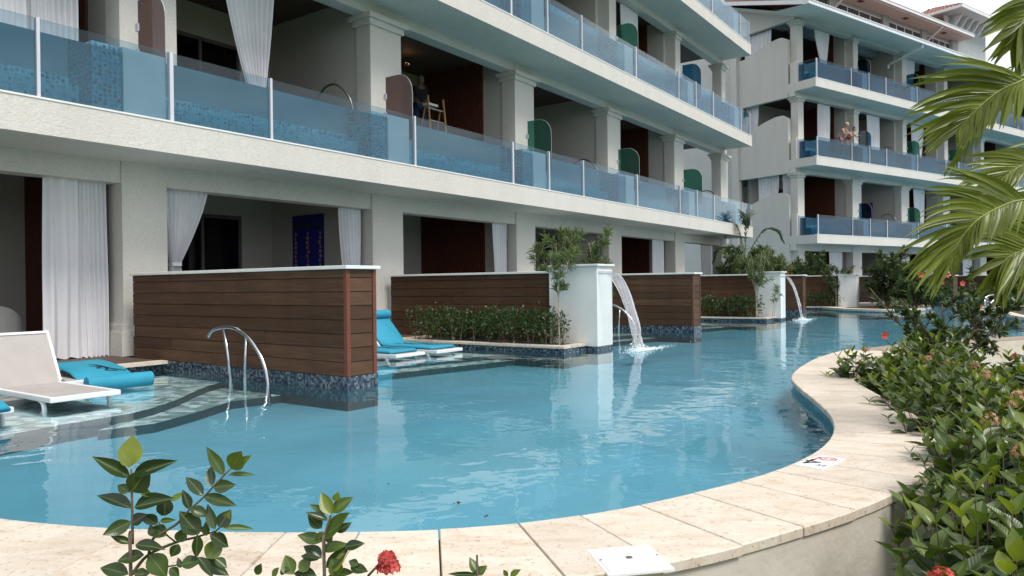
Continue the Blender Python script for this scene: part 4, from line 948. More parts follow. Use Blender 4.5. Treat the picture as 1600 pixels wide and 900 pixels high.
for (lb, tp, bt, tie) in (
    ('white curtain gathered low on the top balcony at the near corner of the far wing', (38.05, 39.5, z[4] - .75), (38.7, 39.2, z[3] + .2), (38.75, 39.1, z[3] + 1.35)),
    ('wide straight white curtain behind the two people on the far wing', (38.3, 39.5, z[3] - .75), (38.3, 39.5, z[2] + .1), None),
    ('gathered white curtain on the top balcony of the far wing left of the palm', (46.9 + 1.1, 49.2, z[4] - .75), (48.2, 48.8, z[3] + .2), (48.3, 48.7, z[3] + 1.1)),
    ('white curtain beside the dark doorway right of the two people', (43.4, 44.8, z[3] - .75), (43.9, 44.8, z[2] + .1), None),
    ('white curtain beside the brown panel on the middle balcony left of the palm', (48.7, 50.3, z[3] - .75), (49.2, 49.7, z[2] + .1), None),
    ('white curtain on the lower balcony of the far wing behind the palm frond', (48.9, 50.3, z[2] - .75), (49.4, 50, z[1] + .1), None),
    ('white curtain above the leafy shrub at the foot of the far wing', (39.3, 40.6, z[1] - .8), (39.5, 40.4, .2), None),
    ('tied white curtain behind the big flowering shrub', (44.5, 45.9, z[1] - .8), (45.1, 45.6, .2), (45.1, 45.55, 1.5)),
    ('white curtain at the foot of the far wing behind the hanging frond', (50.3, 51.4, z[1] - .8), (50.5, 51.4, .2), None),
    ('white curtain at the foot of the far wing near the last pillar', (55.6, 57, z[1] - .8), (55.9, 56.8, .2), None)):
    curtain('B', lb, tp, bt, WB + .28, 7, tie=tie, group=G)
# curtains of the arched side openings
def side_curtain(lb, w0, w1, zt, zb):
    t = curtain('B', lb, (0, w1 - w0, zt), (.1, w1 - w0 - .1, zb), 0, 7, group='white curtains of the arched side openings'); t.location = FP('B', 36.12, w0, 0); t.rotation_euler = (0, 0, FR('B') + pi / 2)
side_curtain('white curtain in the topmost arched side opening of the far wing', WB + 1.7, WB + 3.6, 15.5, 13.9)
side_curtain('white curtain in the middle arched side opening of the far wing', WB + 2.6, WB + 3.5, 11.4, 9.4)
side_curtain('white swagged curtain in the lowest arched side opening of the far wing', WB + 1.3, WB + 2.7, 7.2, 5.2)
side_curtain('narrow white curtain next to the column in the lowest arched side opening', WB + .5, WB + 1.1, 7.2, 5.2)

# wall art ----------------------------------------------------------------
def art(fr, u, w0, w1, z0, z1, label, kind=0):
    t = thing('wall_painting', label, 'painting', fr, (u, w0, z0), 0, 'blue paintings on the terrace walls')
    dw, dz = w1 - w0, z1 - z0; BLU = bpy.data.materials.get('ultramarine_paint') or pbr('ultramarine_paint', (.013, .018, .24), .6, .15, 3)
    MB().box(-.03, 0, 0, 0, dw, dz).build('canvas', BLU, t)
    gp = bpy.data.materials.get('dark_green_paint') or pbr('dark_green_paint', (.03, .06, .02), .6); pk = bpy.data.materials.get('peach_paint') or pbr('peach_paint', (.42, .22, .18), .6)
    for k in range(3):
        x = dw * (.1 + .4 * k); mb = MB(); y = dz * .03; xx = x
        while y < dz * .75:
            h = dz * .05; wd_ = dw * random.uniform(.02, .05); xx = x + random.uniform(-.02, .02) * dw
            mb.add([(-.0315, xx - wd_, y), (-.0315, xx + wd_, y + .01), (-.0315, xx + wd_ * .7, y + h), (-.0315, xx - wd_ * .8, y + h * .9)], [(0, 3, 2, 1)]); y += h * 1.25
        mb.build('painted_trunk', pk, t)
        mb = MB()
        for q in range(14):
            a = 2 * pi * q / 14 + random.uniform(-.2, .2); l = dw * random.uniform(.14, .24); cz = dz * .84; tx, tz = x + cos(a) * l, cz + sin(a) * l * .6
            tx = min(max(tx, 0.01), dw - .01); tz = min(tz, dz - .01); px_, pz_ = -sin(a) * .02, cos(a) * .02
            mb.add([(-.033, x - px_, cz - pz_), (-.033, tx, tz), (-.033, x + px_, cz + pz_)], [(0, 1, 2)])
        mb.build('painted_crown', gp, t)
art('A', 11.44, 13.42, 14.52, 1.2, 2.9, 'tall ultramarine painting of palm trees on the grey terrace wall left of the second column')
art('A', 22.36, 13.5, 14.6, 1.2, 2.9, 'blue painting on the terrace wall half hidden by the oleander')
art('B', 46.91, WB + 1.9, WB + 2.9, z[1] + .5, z[1] + 2.6, 'blue and yellow painting on the lowest far balcony beside the curved rail')

# stair rails of the plunge pools (dark arches against the balcony walls)
def plunge_rail(fr, u, w_, zf, label):
    t = thing('balcony_handrail', label, 'handrail', fr, (u, w_, zf), 0, 'curved rails of the plunge pools')
    DS = bpy.data.materials.get('dark_steel') or pbr('dark_steel', (.16, .16, .16), .3, metal=.8)
    MB().tube(bez([(0, .52, 1.42), (0, .5, 1.48), (0, .3, 1.62), (0, 0, 1.62), (0, -.3, 1.4), (0, -.45, 1.15), (0, -.5, .8)], 5), .025, 8).build('rail_arch', DS, t, smooth=True)
plunge_rail('A', 10.2, 11.55, Z1[1], 'dark curved rail on the balcony left of the man on the ladder')
plunge_rail('A', 21.4, 12.1, Z1[1], 'dark curved rail on the balcony between the green glass screens')
plunge_rail('A', 32.2, 11.9, Z1[1], 'dark curved rail on the last first floor balcony of the near block')
plunge_rail('B', 45.6, WB + .1, Z1[1], 'dark curved rail beside the blue painting on the far wing')
plunge_rail('B', 45.6, WB + .1, Z1[2], 'dark curved rail right of the two people on the far wing')
# ceiling fans in the arched side rooms
for zf, k in ((16.1, 'topmost'), (11.95, 'middle')):
    t = thing('ceiling_fan', 'black ceiling fan in the %s arched opening of the far wing' % k, 'ceiling fan', 'B', (37.4, WB + 1.6, zf - .5), 0, 'ceiling fans of the far wing')
    MB().tube([(0, 0, .45), (0, 0, -.1)], .03, 8).build('fan_rod', BLACK, t); MB().tube([(0, 0, -.1), (0, 0, -.3)], .11, 12).build('fan_motor', BLACK, t)
    for q in range(4):
        a = q * pi / 2 + .4; o = MB().box(.1, -.06, -.2, .6, .06, -.19).build('fan_blade', BLACK, t); o.rotation_euler = (0, 0, a)
# wicker chair backs behind the loungers at the left edge
def tub_chair(u, w_, label):
    t = thing('tub_chair', label, 'chair', 'A', (u, w_, .143), 0, 'rounded grey chairs inside the left terrace'); GC = bpy.data.materials.get('grey_wicker') or pbr('grey_wicker', (.24, .24, .235), .8, .08, 8, .3, 80)
    mb = MB(); n = 22; V = []; F = []
    for i in range(n + 1):
        a = pi * (i / n) + pi; x, y = .48 * cos(a), .42 * sin(a); h = .42 + .42 * sin(pi * i / n) ** 1.1
        V += [(x, y, .1), (x, y, h), (x * .9, y * .9, h), (x * .9, y * .9, .1)]
    for i in range(n):
        for k in range(4): F.append((i * 4 + k, i * 4 + (k + 1) % 4, (i + 1) * 4 + (k + 1) % 4, (i + 1) * 4 + k))
    F += [(0, 1, 2, 3), (n * 4 + 3, n * 4 + 2, n * 4 + 1, n * 4)]
    mb.add(V, F); mb.build('back_shell', GC, t, smooth=False)
    mb = MB(); mb.prism([(.42 * cos(a), .36 * sin(a)) for a in np.linspace(0, 2 * pi, 21)[:-1]], .12, .42); mb.build('seat', GC, t, bevel=0)
    for sx, sy in ((-.3, -.25), (.3, -.25), (-.3, .25), (.3, .25)): MB().tube([(sx, sy, .12), (sx * 1.05, sy * 1.05, 0)], .02, 6).build('leg', FRAME, t)
tub_chair(4.35, 12.6, 'rounded grey chair back beside the left curtain behind the loungers')
tub_chair(3.7, 13.6, 'rounded grey chair farther inside the dark left terrace')
# step ladder
def pipe(mb, a, b, r=.02): mb.tube([a, b], r, 6)
t = thing('step_ladder', 'orange fibreglass step ladder on the first floor balcony by the red slats', 'step ladder', 'A', (14.85, 13.0, Z1[1]), 0)
FG = pbr('orange_fibreglass', (.50, .30, .10), .5); AL = pbr('pale_aluminium', (.5, .5, .48), .4, metal=.3)
for x in (0, .72):
    m = MB(); pipe(m, (x, -.0, 0), (x + (.05 if x == 0 else -.05), .25, 2.62), .028); m.build('rail', FG, t)
    m = MB(); pipe(m, (x, .95, 0), (x + (.05 if x == 0 else -.05), .35, 2.35), .022); m.build('rear_rail', FG, t)
for k in range(7):
    zz = .3 + k * .33; MB().box(.02, .02 + zz * .095, zz, .70, .1 + zz * .095, zz + .025).build('tread', AL, t)
MB().box(.03, .2, 2.36, .4, .42, 2.42).build('top_tray', SIGNW, t)
# ================================================================ PLANTS
def leaf_mesh(name, m, L_=1, W_=.42, curl=.25, fold=.18, seg=7, tip=1.2, base=1.0, wave=0):
    V = []; F = []
    for i in range(seg + 1):
        t = i / seg; wd = W_ / 2 * (sin(pi * t ** .85) ** .95) * (1 - .22 * t * t) * (1 if t < .999 else 0); z = -curl * t * t + wave * sin(t * 9) ; y = t * L_
        V += [(-wd, y, z + wd * fold * 2), (-wd * .5, y, z + wd * fold * .7), (0, y, z), (wd * .5, y, z + wd * fold * .7), (wd, y, z + wd * fold * 2)]
    for i in range(seg):
        for k in range(4): a = i * 5 + k; F.append((a, a + 1, a + 6, a + 5))
    me = bpy.data.meshes.new(name); me.from_pydata(V, [], F); me.polygons.foreach_set('use_smooth', [True] * len(F)); me.materials.append(m); return me
LV = {}
for key, m in (('d', LEAFD), ('m', LEAFM), ('y', LEAFY)):
    LV[key] = [leaf_mesh('leaf', m, 1, .42, c, f, wave=wv) for c, f, wv in ((.18, .25, .0), (.32, .15, .01), (.05, .35, .0), (-.10, .2, .012))]
def orient(o, p, d, up, L_, wd=1.0):
    d = d.normalized(); x = d.cross(up); x = x.normalized() if x.length > 1e-4 else d.orthogonal().normalized(); z = x.cross(d)
    R = Matrix((x, d, z)).transposed().to_4x4(); o.matrix_world = Matrix.Translation(p) @ R @ Matrix.Diagonal((L_ * wd, L_, L_, 1))
def put_leaf(parent, key, p, d, up, L_, wd=1.0):
    o = link('leaf', random.choice(LV[key]), parent); orient(o, p - parent.location, d, up, L_, wd); return o
def petals(parent, cen, r, n, m, cl=.012):
    "ball of small four petalled florets"
    mb = MB()
    for k in range(n):
        a = random.uniform(0, 2 * pi); z = random.uniform(-.2, 1); q = sqrt(max(0, 1 - z * z)); dr = Vector((q * cos(a), q * sin(a), z)); p = cen + dr * r * random.uniform(.75, 1.05)
        x = dr.orthogonal().normalized(); y = dr.cross(x); b0 = random.uniform(0, 2)
        for j in range(4):
            b = b0 + j * pi / 2; d = x * cos(b) + y * sin(b); s_ = x * -sin(b) + y * cos(b)
            mb.add([p, p + d * cl * .6 + s_ * cl * .45, p + d * cl * 1.2 + dr * cl * .2, p + d * cl * .6 - s_ * cl * .45], [(0, 1, 2, 3)])
    o = mb.build('flower_head', m, parent); return o
# ---- foreground ixora sprigs, leaf by leaf
def sprig(label, stems, leaves, depth, ox, oy, base_px, flowers=()):
    root = thing('ixora_plant', label, 'shrub', 'W', (0, 0, 0), 0, 'ixora sprigs in the foreground'); b = at(ox + base_px[0] / 4, oy + base_px[1] / 4, depth); root.location = Vector((b.x, b.y, -.42))
    def P(x, y, dd=0): return at(ox + x / 4, oy + y / 4, depth + dd)
    for st in stems:
        pts = [P(x, y, dd) - root.location for x, y, dd in st['p']]
        if st.get('ground'): pts = [Vector((pts[0].x * .3, pts[0].y + .05, 0))] + pts
        pts = bez(pts, 4); n = len(pts); MB().tube(pts, [st['r'] * (1 - .55 * i / n) for i in range(n)], 6).build('stem', BARK if st.get('ground') else bpy.data.materials['twig'], root, smooth=True)
    for i, (bx, by, tx, ty, wd, key) in enumerate(leaves):
        px = sqrt((tx - bx) ** 2 + (ty - by) ** 2); dz = random.uniform(-.35, .35) * px / 4 / FPX * depth
        p0 = P(bx, by, random.uniform(-.004, .004)); p1 = P(tx, ty, dz); L_ = (p1 - p0).length
        view = (Vector((0, 0, H)) - p0).normalized(); up = (view + Vector((random.uniform(-.5, .5), random.uniform(-.3, .3), random.uniform(.1, .7)))).normalized()
        put_leaf(root, key, p0, p1 - p0, up, L_, max(.45, min(1.9, wd / px / .34)))
    for (x, y, rpx, n, m) in flowers: petals(root, P(x, y) - root.location, rpx / 4 / FPX * depth, n, m, .009)
    return root
pbr('twig', (.10, .085, .05), .8, .2, 20)
S1 = [dict(p=[(818, 900, 0), (828, 700, 0), (826, 480, 0), (820, 230, 0)], r=.0042, ground=1),
      dict(p=[(824, 890, 0), (925, 770, .02), (1100, 690, .03), (1215, 660, .03), (1350, 620, .03)], r=.004),
      dict(p=[(930, 760, .02), (955, 670, .01), (1000, 640, 0), (1110, 570, 0), (1180, 490, -.01), (1270, 410, -.01), (1330, 345, -.02), (1440, 230, -.02)], r=.0032),
      dict(p=[(1100, 690, .02), (1040, 640, .01), (990, 560, 0)], r=.002), dict(p=[(840, 890, 0), (1000, 850, .02), (1130, 828, .03)], r=.003), dict(p=[(1350, 620, .03), (1370, 600, .03), (1410, 580, .03)], r=.002)]
L1_ = [(805, 222, 838, 20, 130, 'y'), (815, 215, 768, 112, 75, 'y'), (815, 285, 575, 150, 78, 'd'), (830, 275, 1105, 175, 78, 'd'), (812, 380, 735, 320, 62, 'd'), (820, 375, 915, 245, 112, 'd'), (880, 370, 950, 400, 36, 'm'),
      (825, 480, 600, 365, 72, 'd'), (840, 470, 1085, 408, 82, 'd'), (822, 560, 642, 645, 92, 'd'), (825, 570, 910, 512, 72, 'd'), (820, 692, 690, 650, 44, 'd'), (845, 705, 1020, 718, 58, 'd'), (903, 768, 715, 790, 80, 'd'),
      (930, 765, 1048, 905, 112, 'm'), (805, 890, 612, 832, 78, 'd'), (840, 890, 945, 885, 56, 'd'), (1030, 525, 1030, 405, 112, 'd'), (1010, 525, 1035, 440, 70, 'm'), (985, 580, 878, 508, 64, 'd'), (960, 655, 938, 578, 44, 'd'), (1040, 650, 948, 590, 64, 'd'),
      (1445, 232, 1520, 112, 104, 'm'), (1450, 232, 1560, 148, 50, 'm'), (1400, 272, 1286, 95, 64, 'm'), (1420, 272, 1600, 246, 32, 'm'), (1335, 348, 1465, 328, 66, 'd'), (1325, 342, 1308, 208, 58, 'd'), (1270, 402, 1158, 260, 64, 'd'), (1272, 398, 1490, 470, 60, 'd'),
      (1185, 485, 1140, 358, 52, 'd'), (1190, 478, 1308, 522, 62, 'd'), (1068, 432, 1152, 376, 36, 'y'), (1245, 640, 1112, 496, 106, 'd'), (1232, 640, 1228, 792, 60, 'd'), (1112, 690, 1160, 598, 78, 'd'), (1118, 700, 1065, 786, 84, 'd'),
      (1345, 610, 1290, 450, 56, 'd'), (1368, 598, 1440, 486, 96, 'd'), (1380, 590, 1440, 500, 70, 'y'), (1395, 602, 1590, 594, 36, 'm'), (1310, 640, 1432, 720, 72, 'd'), (1290, 790, 1395, 665, 115, 'm'), (1130, 832, 1255, 786, 84, 'd'), (1250, 795, 1425, 902, 74, 'd'),
      (1345, 790, 1420, 850, 50, 'd'), (1060, 850, 1122, 902, 54, 'd'), (1130, 850, 1112, 790, 30, 'd'), (1000, 556, 1100, 550, 28, 'm'), (1235, 780, 1340, 905, 56, 'd'), (1290, 650, 1285, 560, 40, 'd'), (1140, 560, 1290, 610, 60, 'd')]
sprig('tall dark leaved sprig with upright yellow green top leaf at the lower left', S1, L1_, 1.5, 0, 675, (818, 900))
S2 = [dict(p=[(428, 905, 0), (426, 760, 0), (432, 640, 0), (470, 515, 0)], r=.0045, ground=1), dict(p=[(700, 900, .02), (760, 840, .02), (800, 850, .02)], r=.0028)]
L2_ = [(475, 520, 405, 374, 74, 'y'), (478, 505, 606, 404, 74, 'm'), (490, 430, 516, 378, 50, 'y'), (450, 512, 328, 448, 36, 'm'), (450, 552, 324, 490, 38, 'd'), (412, 602, 318, 518, 74, 'd'), (422, 662, 612, 514, 98, 'm'), (500, 622, 588, 574, 44, 'd'), (422, 682, 262, 650, 64, 'm'),
      (410, 742, 575, 690, 64, 'm'), (555, 722, 672, 690, 54, 'd'), (410, 790, 296, 708, 74, 'd'), (390, 800, 278, 770, 54, 'd'), (438, 850, 592, 700, 66, 'd'), (470, 862, 545, 755, 90, 'y'), (232, 892, 180, 768, 94, 'm'), (268, 872, 352, 788, 112, 'm'), (610, 880, 440, 902, 50, 'd'), (590, 842, 705, 882, 54, 'd'), (640, 832, 578, 805, 44, 'd'),
      (100, 905, 150, 848, 66, 'm'), (0, 892, 40, 815, 40, 'd'), (420, 620, 380, 700, 60, 'm'), (440, 690, 480, 640, 60, 'd'), (380, 900, 230, 880, 60, 'd'), (520, 900, 470, 800, 70, 'm'), (150, 880, 200, 850, 40, 'd')]
sprig('short leafy sprig right of the tall one beside the red flower', S2, L2_, 1.45, 400, 675, (428, 905), [(820, 800, 52, 40, PETAL), (845, 850, 50, 45, PETAL), (800, 850, 45, 25, PETAL)])
S3 = [dict(p=[(1385, 990, 0), (1382, 940, 0), (1378, 880, 0)], r=.003, ground=1), dict(p=[(1560, 980, 0), (1572, 900, 0)], r=.002)]
L3_ = [(1380, 892, 1345, 778, 56, 'm'), (1382, 892, 1444, 836, 46, 'm'), (1390, 895, 1200, 892, 20, 'd'), (1572, 905, 1545, 858, 26, 'm'), (1590, 905, 1655, 858, 34, 'y')]
sprig('few young leaf tips poking up at the bottom edge in the middle', S3, L3_, 1.5, 400, 675, (1385, 990))

# ---- ixora hedge on the right, shoot by shoot
def ixora(x, y, r, ht, label, shoots=20, flowers=0, maxobj=1000, scale=1.0, fm=None):
    root = thing('ixora_shrub', label, 'shrub', 'W', (x, y, -.42), 0, 'ixora shrubs along the coping')
    tw = bpy.data.materials['twig']; n = 0; st = MB()
    tips = []
    for k in range(shoots):
        a = 2.4 * k + random.uniform(-.3, .3); q = sqrt((k + .5) / shoots); dx, dy = cos(a) * q * r, sin(a) * q * r
        hz = ht * (1 - .38 * q * q) * random.uniform(.86, 1.1)
        b = Vector((dx * .25, dy * .25, .03)); e = Vector((dx, dy, hz)); mid = (b + e) / 2 + Vector((dx * .12, dy * .12, 0))
        pts = bez([b, mid, e], 5); st.tube(pts, [.005 - .0032 * i / len(pts) for i in range(len(pts))], 5)
        nodes = random.randint(4, 6)
        lean = (e - mid).normalized()
        for j in range(nodes):
            t = 1 - j * .115 * random.uniform(.9, 1.1); p = b.lerp(mid, t * 2) if t < .5 else mid.lerp(e, (t - .5) * 2)
            base = j * pi / 2 + a; ls = scale * (.055 + .022 * min(j, 3)) * random.uniform(.85, 1.2)
            elev = [.75, .42, .25, .05, -.2, -.35][j]
            key = 'y' if j == 0 and random.random() < .5 else ('m' if j <= 1 or random.random() < .25 else 'd')
            for s_ in (0, pi):
                if random.random() < .05: continue
                az = base + s_ + random.uniform(-.35, .35); el = elev + random.uniform(-.2, .2); d = Vector((cos(az) * cos(el), sin(az) * cos(el), sin(el)))
                d = (d + lean * .3).normalized(); up = Vector((-cos(az) * sin(el), -sin(az) * sin(el), cos(el))) + Vector((random.uniform(-.3, .3), random.uniform(-.3, .3), 0))
                if n < maxobj: put_leaf(root, key, root.location + p, d, up, ls, random.uniform(1.05, 1.4)); n += 1
        if k < flowers:
            rr = .028 * scale; petals(root, e + Vector((0, 0, .03)), rr, 26, fm or PETALP, .010)
    st.build('stems', tw, root, kind='stuff')
    return root
FL = [(1.22, 1.98, .30, .72, 34, 2, PETAL, 'glossy ixora shrub nearest the camera at the lower right corner'),
      (1.52, 2.30, .34, .88, 34, 0, None, 'glossy ixora shrub at the right edge just behind the nearest one'),
      (1.98, 2.95, .42, .90, 44, 1, PETALP, 'ixora shrub at the right edge level with the depth sign'),
      (2.42, 3.60, .44, .92, 46, 2, PETALP, 'ixora shrub overhanging the inner bend of the coping with faded flower heads'),
      (2.90, 4.35, .52, .95, 48, 2, PETALP, 'ixora shrub in the middle of the hedge beside the widest coping'),
      (3.60, 4.75, .5, .98, 40, 0, None, 'ixora shrub at the right edge in the middle of the hedge'),
      (3.32, 5.40, .55, .96, 48, 1, PETALP, 'ixora shrub with pinkish head leaning over the coping curve'),
      (3.75, 6.45, .6, .90, 46, 2, PETALP, 'ixora shrub whose yellow green tips reach over the coping bulge'),
      (4.25, 7.6, .62, .84, 46, 1, PETALP, 'ixora shrub below the red flowered hibiscus'),
      (4.95, 8.7, .6, .98, 44, 0, None, 'farthest ixora shrub of the hedge at the neck of the coping'),
      (4.55, 6.1, .6, .86, 36, 0, None, 'ixora shrub in the second row near the right edge'),
      (5.4, 7.5, .6, .76, 34, 0, None, 'darker ixora shrub behind the hedge near the lawn'),
      (3.98, 8.45, .40, .80, 26, 1, PETALP, 'small ixora shrub leaning out over the coping at its narrowest'),
      (5.55, 9.75, .55, .92, 34, 0, None, 'ixora shrub hiding the neck of the coping under the hibiscus'),
      (6.3, 9.0, .5, .70, 22, 0, None, 'ixora shrub at the right edge beyond the hibiscus')]
for (x, y, r, ht, sh, fl, fm, lb) in FL: ixora(x, y, r, ht, lb, sh, fl, fm=fm, scale=(1.45 if y < 5 else 1.6) * random.uniform(.85, 1.2))

# ---- many small leaves in one mesh
def leafmass(name, m, parent, P, D, U, Ls, wr=.45, kind='stuff', seg=2, curl=.15):
    P, D, U = (np.asarray(a, float) for a in (P, D, U)); n = len(P); D /= np.linalg.norm(D, axis=1, keepdims=True) + 1e-9
    X = np.cross(D, U); X /= np.linalg.norm(X, axis=1, keepdims=True) + 1e-9; Z = np.cross(X, D); Ls = np.asarray(Ls)[:, None]
    if seg == 1: tmpl = [(0, 0, 0), (-.5, .5, .06), (0, 1, -curl), (.5, .5, .06)]; fc = [(0, 3, 2, 1)]
    else: tmpl = [(0, 0, 0), (-.5, .38, .07), (-.34, .75, .0), (0, 1, -curl), (.34, .75, .0), (.5, .38, .07), (0, .5, 0)]; fc = [(0, 6, 1), (0, 5, 6), (6, 2, 1), (6, 5, 4), (6, 3, 2), (6, 4, 3)]
    V = np.concatenate([(P + (X * a * wr + D * b + Z * c) * Ls)[:, None, :] for a, b, c in tmpl], 1).reshape(-1, 3); k = len(tmpl)
    F = (np.arange(n)[:, None, None] * k + np.array(fc)[None]).reshape(-1, len(fc[0]))
    me = bpy.data.meshes.new(name); me.vertices.add(len(V)); me.vertices.foreach_set('co', V.ravel()); q = F.shape[1]
    me.loops.add(F.size); me.loops.foreach_set('vertex_index', F.ravel().astype(np.int32)); me.polygons.add(len(F)); me.polygons.foreach_set('loop_start', np.arange(0, F.size, q, dtype=np.int32))
    try: me.polygons.foreach_set('loop_total', np.full(len(F), q, dtype=np.int32))
    except Exception: pass
    me.update(calc_edges=True); me.validate()
    at_ = me.attributes.new('tone', 'FLOAT', 'FACE'); at_.data.foreach_set('value', np.repeat(rng.random(n), len(fc))[:len(me.polygons)])
    me.materials.append(m); return link(name, me, parent, kind=kind)
def hedge(fr, u, w_, du, dw, h, label, n=2600, lf=.05, z0=.11):
    t = thing('low_hedge', label, 'hedge', fr, (u, w_, z0), 0, 'low hedges in the planters')
    nc = max(5, int(dw * 5)); P = []; D = []; L_ = []
    cl = [(rng.uniform(.15, .85) * du, (i + .5 + rng.uniform(-.3, .3)) / nc * dw, h * rng.uniform(.45, .78), rng.uniform(.22, .34)) for i in range(nc) for _ in range(2)]
    for cx, cy_, cz, cr_ in cl:
        m = n // len(cl)
        d = rng.normal(size=(m, 3)); d /= np.linalg.norm(d, axis=1, keepdims=True); rr = cr_ * rng.uniform(.35, 1.08, m) ** .6
        p = np.array([cx, cy_, cz]) + d * rr[:, None] * np.array([1, 1, .95]); k = p[:, 2] > .0
        P.append(p[k]); D.append((d + rng.normal(size=(m, 3)) * .5 + [0, 0, .5])[k]); L_.append(rng.uniform(.7, 1.25, m)[k] * lf)
    P = np.concatenate(P); leafmass('hedge_leaves', LEAFH, t, P, np.concatenate(D), rng.normal(size=(len(P), 3)) + [0, 0, 1.2], np.concatenate(L_), .5)
    st = MB()
    for k in range(nc * 3):
        x, y = rng.uniform(.1, .9) * du, rng.uniform(0, 1) * dw; st.tube([(x, y, -.02), (x + rng.uniform(-.1, .1), y + rng.uniform(-.1, .1), h * .7)], [.008, .004], 4)
    st.build('stems', BARK, t, kind='stuff'); return t
hedge('A', 11.0, 6.95, .62, 3.35, .60, 'dense clipped hedge left of the nearest white pillar', 5000, .062)
hedge('A', 22.5, 6.9, .7, 3.3, .58, 'low hedge in the planter left of the second white pillar', 3400, .075)
hedge('A', 33.05, 6.7, .7, 3.2, .55, 'low hedge below the thin trunks left of the third white pillar', 2400, .07)
hedge('B', 46.55, 19.4, .8, 3, .6, 'far low hedge left of the farthest white pillar', 2000, .09)
def branching(label, name, fr, u, w_, z0, trunks, m, leafL, leafn, spread, wr, group, cat='shrub', bark=None, droop=0, crown='leaves', twig=.006, fl=None):
    """trunks: list of polylines of tip points; leaves gather round the ends of the twigs"""
    t = thing(name, label, cat, fr, (u, w_, z0), 0, group); bk = bark or PALEBARK; P = []; D = []; st = MB(); tips = []
    for (pts, r0) in trunks:
        c = bez(pts, 5); st.tube(c, [r0 * (1 - .7 * i / len(c)) for i in range(len(c))], 6)
        e = Vector(pts[-1]); dn = (e - Vector(pts[-2])).normalized(); L0 = (e - Vector(pts[0])).length
        nt_ = max(5, int(leafn / 26))
        for k in range(nt_):
            s_ = c[int(len(c) * random.uniform(.45, .99)) - 1]; d = (dn + Vector((random.gauss(0, .75), random.gauss(0, .75), random.gauss(.2, .45)))).normalized(); l = spread * random.uniform(.5, 1.1)
            q = s_ + d * l; st.tube([s_, s_ + d * l * .5 + Vector((0, 0, .03)), q], [twig * .7, twig * .55, twig * .3], 4, cap=False); tips.append((s_, d, l))
    for (s_, d, l) in tips:
        m_ = max(6, int(leafn * len(trunks) / len(tips)))
        for k in range(m_):
            f = random.uniform(.35, 1.02); az = Vector((random.gauss(0, 1), random.gauss(0, 1), random.gauss(0, 1))).normalized()
            P.append(tuple(s_ + d * l * f)); D.append(tuple(d * .7 + az * .9 + Vector((0, 0, .25 - droop))))
    n = len(P); leafmass(crown, m, t, P, D, rng.normal(size=(n, 3)) * .6 + [0, 0, 1], rng.uniform(.7, 1.2, n) * leafL, wr)
    st.build('branches', bk, t, kind='stuff')
    if fl:
        for (x, y, z_, r) in fl:
            mb = MB(); c = Vector((x, y, z_))
            for j in range(5):
                a = j * 2 * pi / 5 + .3; d1 = Vector((cos(a), -.55, sin(a))); s1 = Vector((-sin(a), 0, cos(a)))
                mb.add([c, c + d1 * r * .6 + s1 * r * .42, c + d1 * r * 1.05 + s1 * r * .2, c + d1 * r * 1.05 - s1 * r * .2, c + d1 * r * .6 - s1 * r * .42], [(0, 1, 2, 3, 4)])
            mb.tube([c, c + Vector((0, -r * 1.3, .01))], [.004, .008], 5); mb.build('flower', PETAL, t)
    return t
# oleanders by the pillars
O = 'oleanders growing by the pillars'
def fan(n, h0, h1, r, dx=0, dy=0, r0=.012, lo=.0):
    o = []
    for k in range(n):
        a = 2 * pi * k / n + random.uniform(-.4, .4); q = random.uniform(.4, 1) * r; h = random.uniform(h0, h1)
        o.append(([(0 + .03 * cos(a), .03 * sin(a), lo), (cos(a) * q * .25 + dx * .4, sin(a) * q * .25 + dy * .4, h * .5), (cos(a) * q + dx, sin(a) * q + dy, h)], r0))
    return o
branching('oleander with one pale trunk in the hedge left of the nearest white pillar', 'oleander', 'A', 11.25, 6.95, .1, [([(0, 0, 0), (.02, .02, .7), (.03, .0, 1.25)], .018), ([(.02, .02, .9), (-.05, .1, 1.3), (-.1, .12, 1.62)], .012), ([(.02, .02, .9), (.1, -.08, 1.3), (.12, -.12, 1.5)], .012)], LEAFO, .15, 150, .26, .13, O)
branching('bushy oleander crown rising behind the nearest white pillar', 'oleander', 'A', 12.4, 7.65, .1, fan(10, 1.45, 2.35, .5), LEAFO, .17, 330, .36, .15, O)
branching('narrow oleander behind the right edge of the nearest white pillar', 'oleander', 'A', 13.15, 7.2, .1, fan(6, 1.6, 2.25, .3), LEAFO, .16, 240, .3, .14, O)
branching('thin trunked oleander in the planter left of the second white pillar', 'oleander', 'A', 22.7, 6.95, .1, [([(0, 0, 0), (.05, .03, .8), (.0, .1, 1.7)], .022), ([(.1, 0, 0), (.14, .0, .9), (.25, -.1, 2.0)], .02)] + fan(3, 1.5, 2.1, .5, lo=.8), LEAFO, .16, 170, .4, .13, O)
branching('small round tufted oleander leaning before the second white pillar', 'oleander', 'A', 22.75, 6.45, .1, [([(0, 0, 0), (.12, -.05, .5), (.2, -.1, .95)], .01), ([(0, .05, 0), (.08, .0, .5), (.18, -.02, .9)], .01)], LEAFO, .14, 60, .12, .13, O)
for (u, w_, h, r, n, lb) in ((28.8, 9.6, 2.5, .95, 8, 'feathery light green shrub at the end of the near block behind the second white pillar'), (31.0, 9.0, 2.6, .9, 8, 'grey green shrub right of the second white pillar top'), (31.5, 7.6, 2.2, .7, 6, 'shrub rising behind the second waterfall'), (33.3, 8.2, 1.9, .8, 6, 'dark low shrub before the corner of the far wing')):
    branching(lb, 'garden_shrub', 'A', u + 3, w_ + .8, .1, fan(n, h * .6, h, r, r0=.02), LEAFO if 'light' in lb or 'grey' in lb else LEAFB, .24, 560, .6, .2, 'shrubs between the two buildings', bark=BARK)
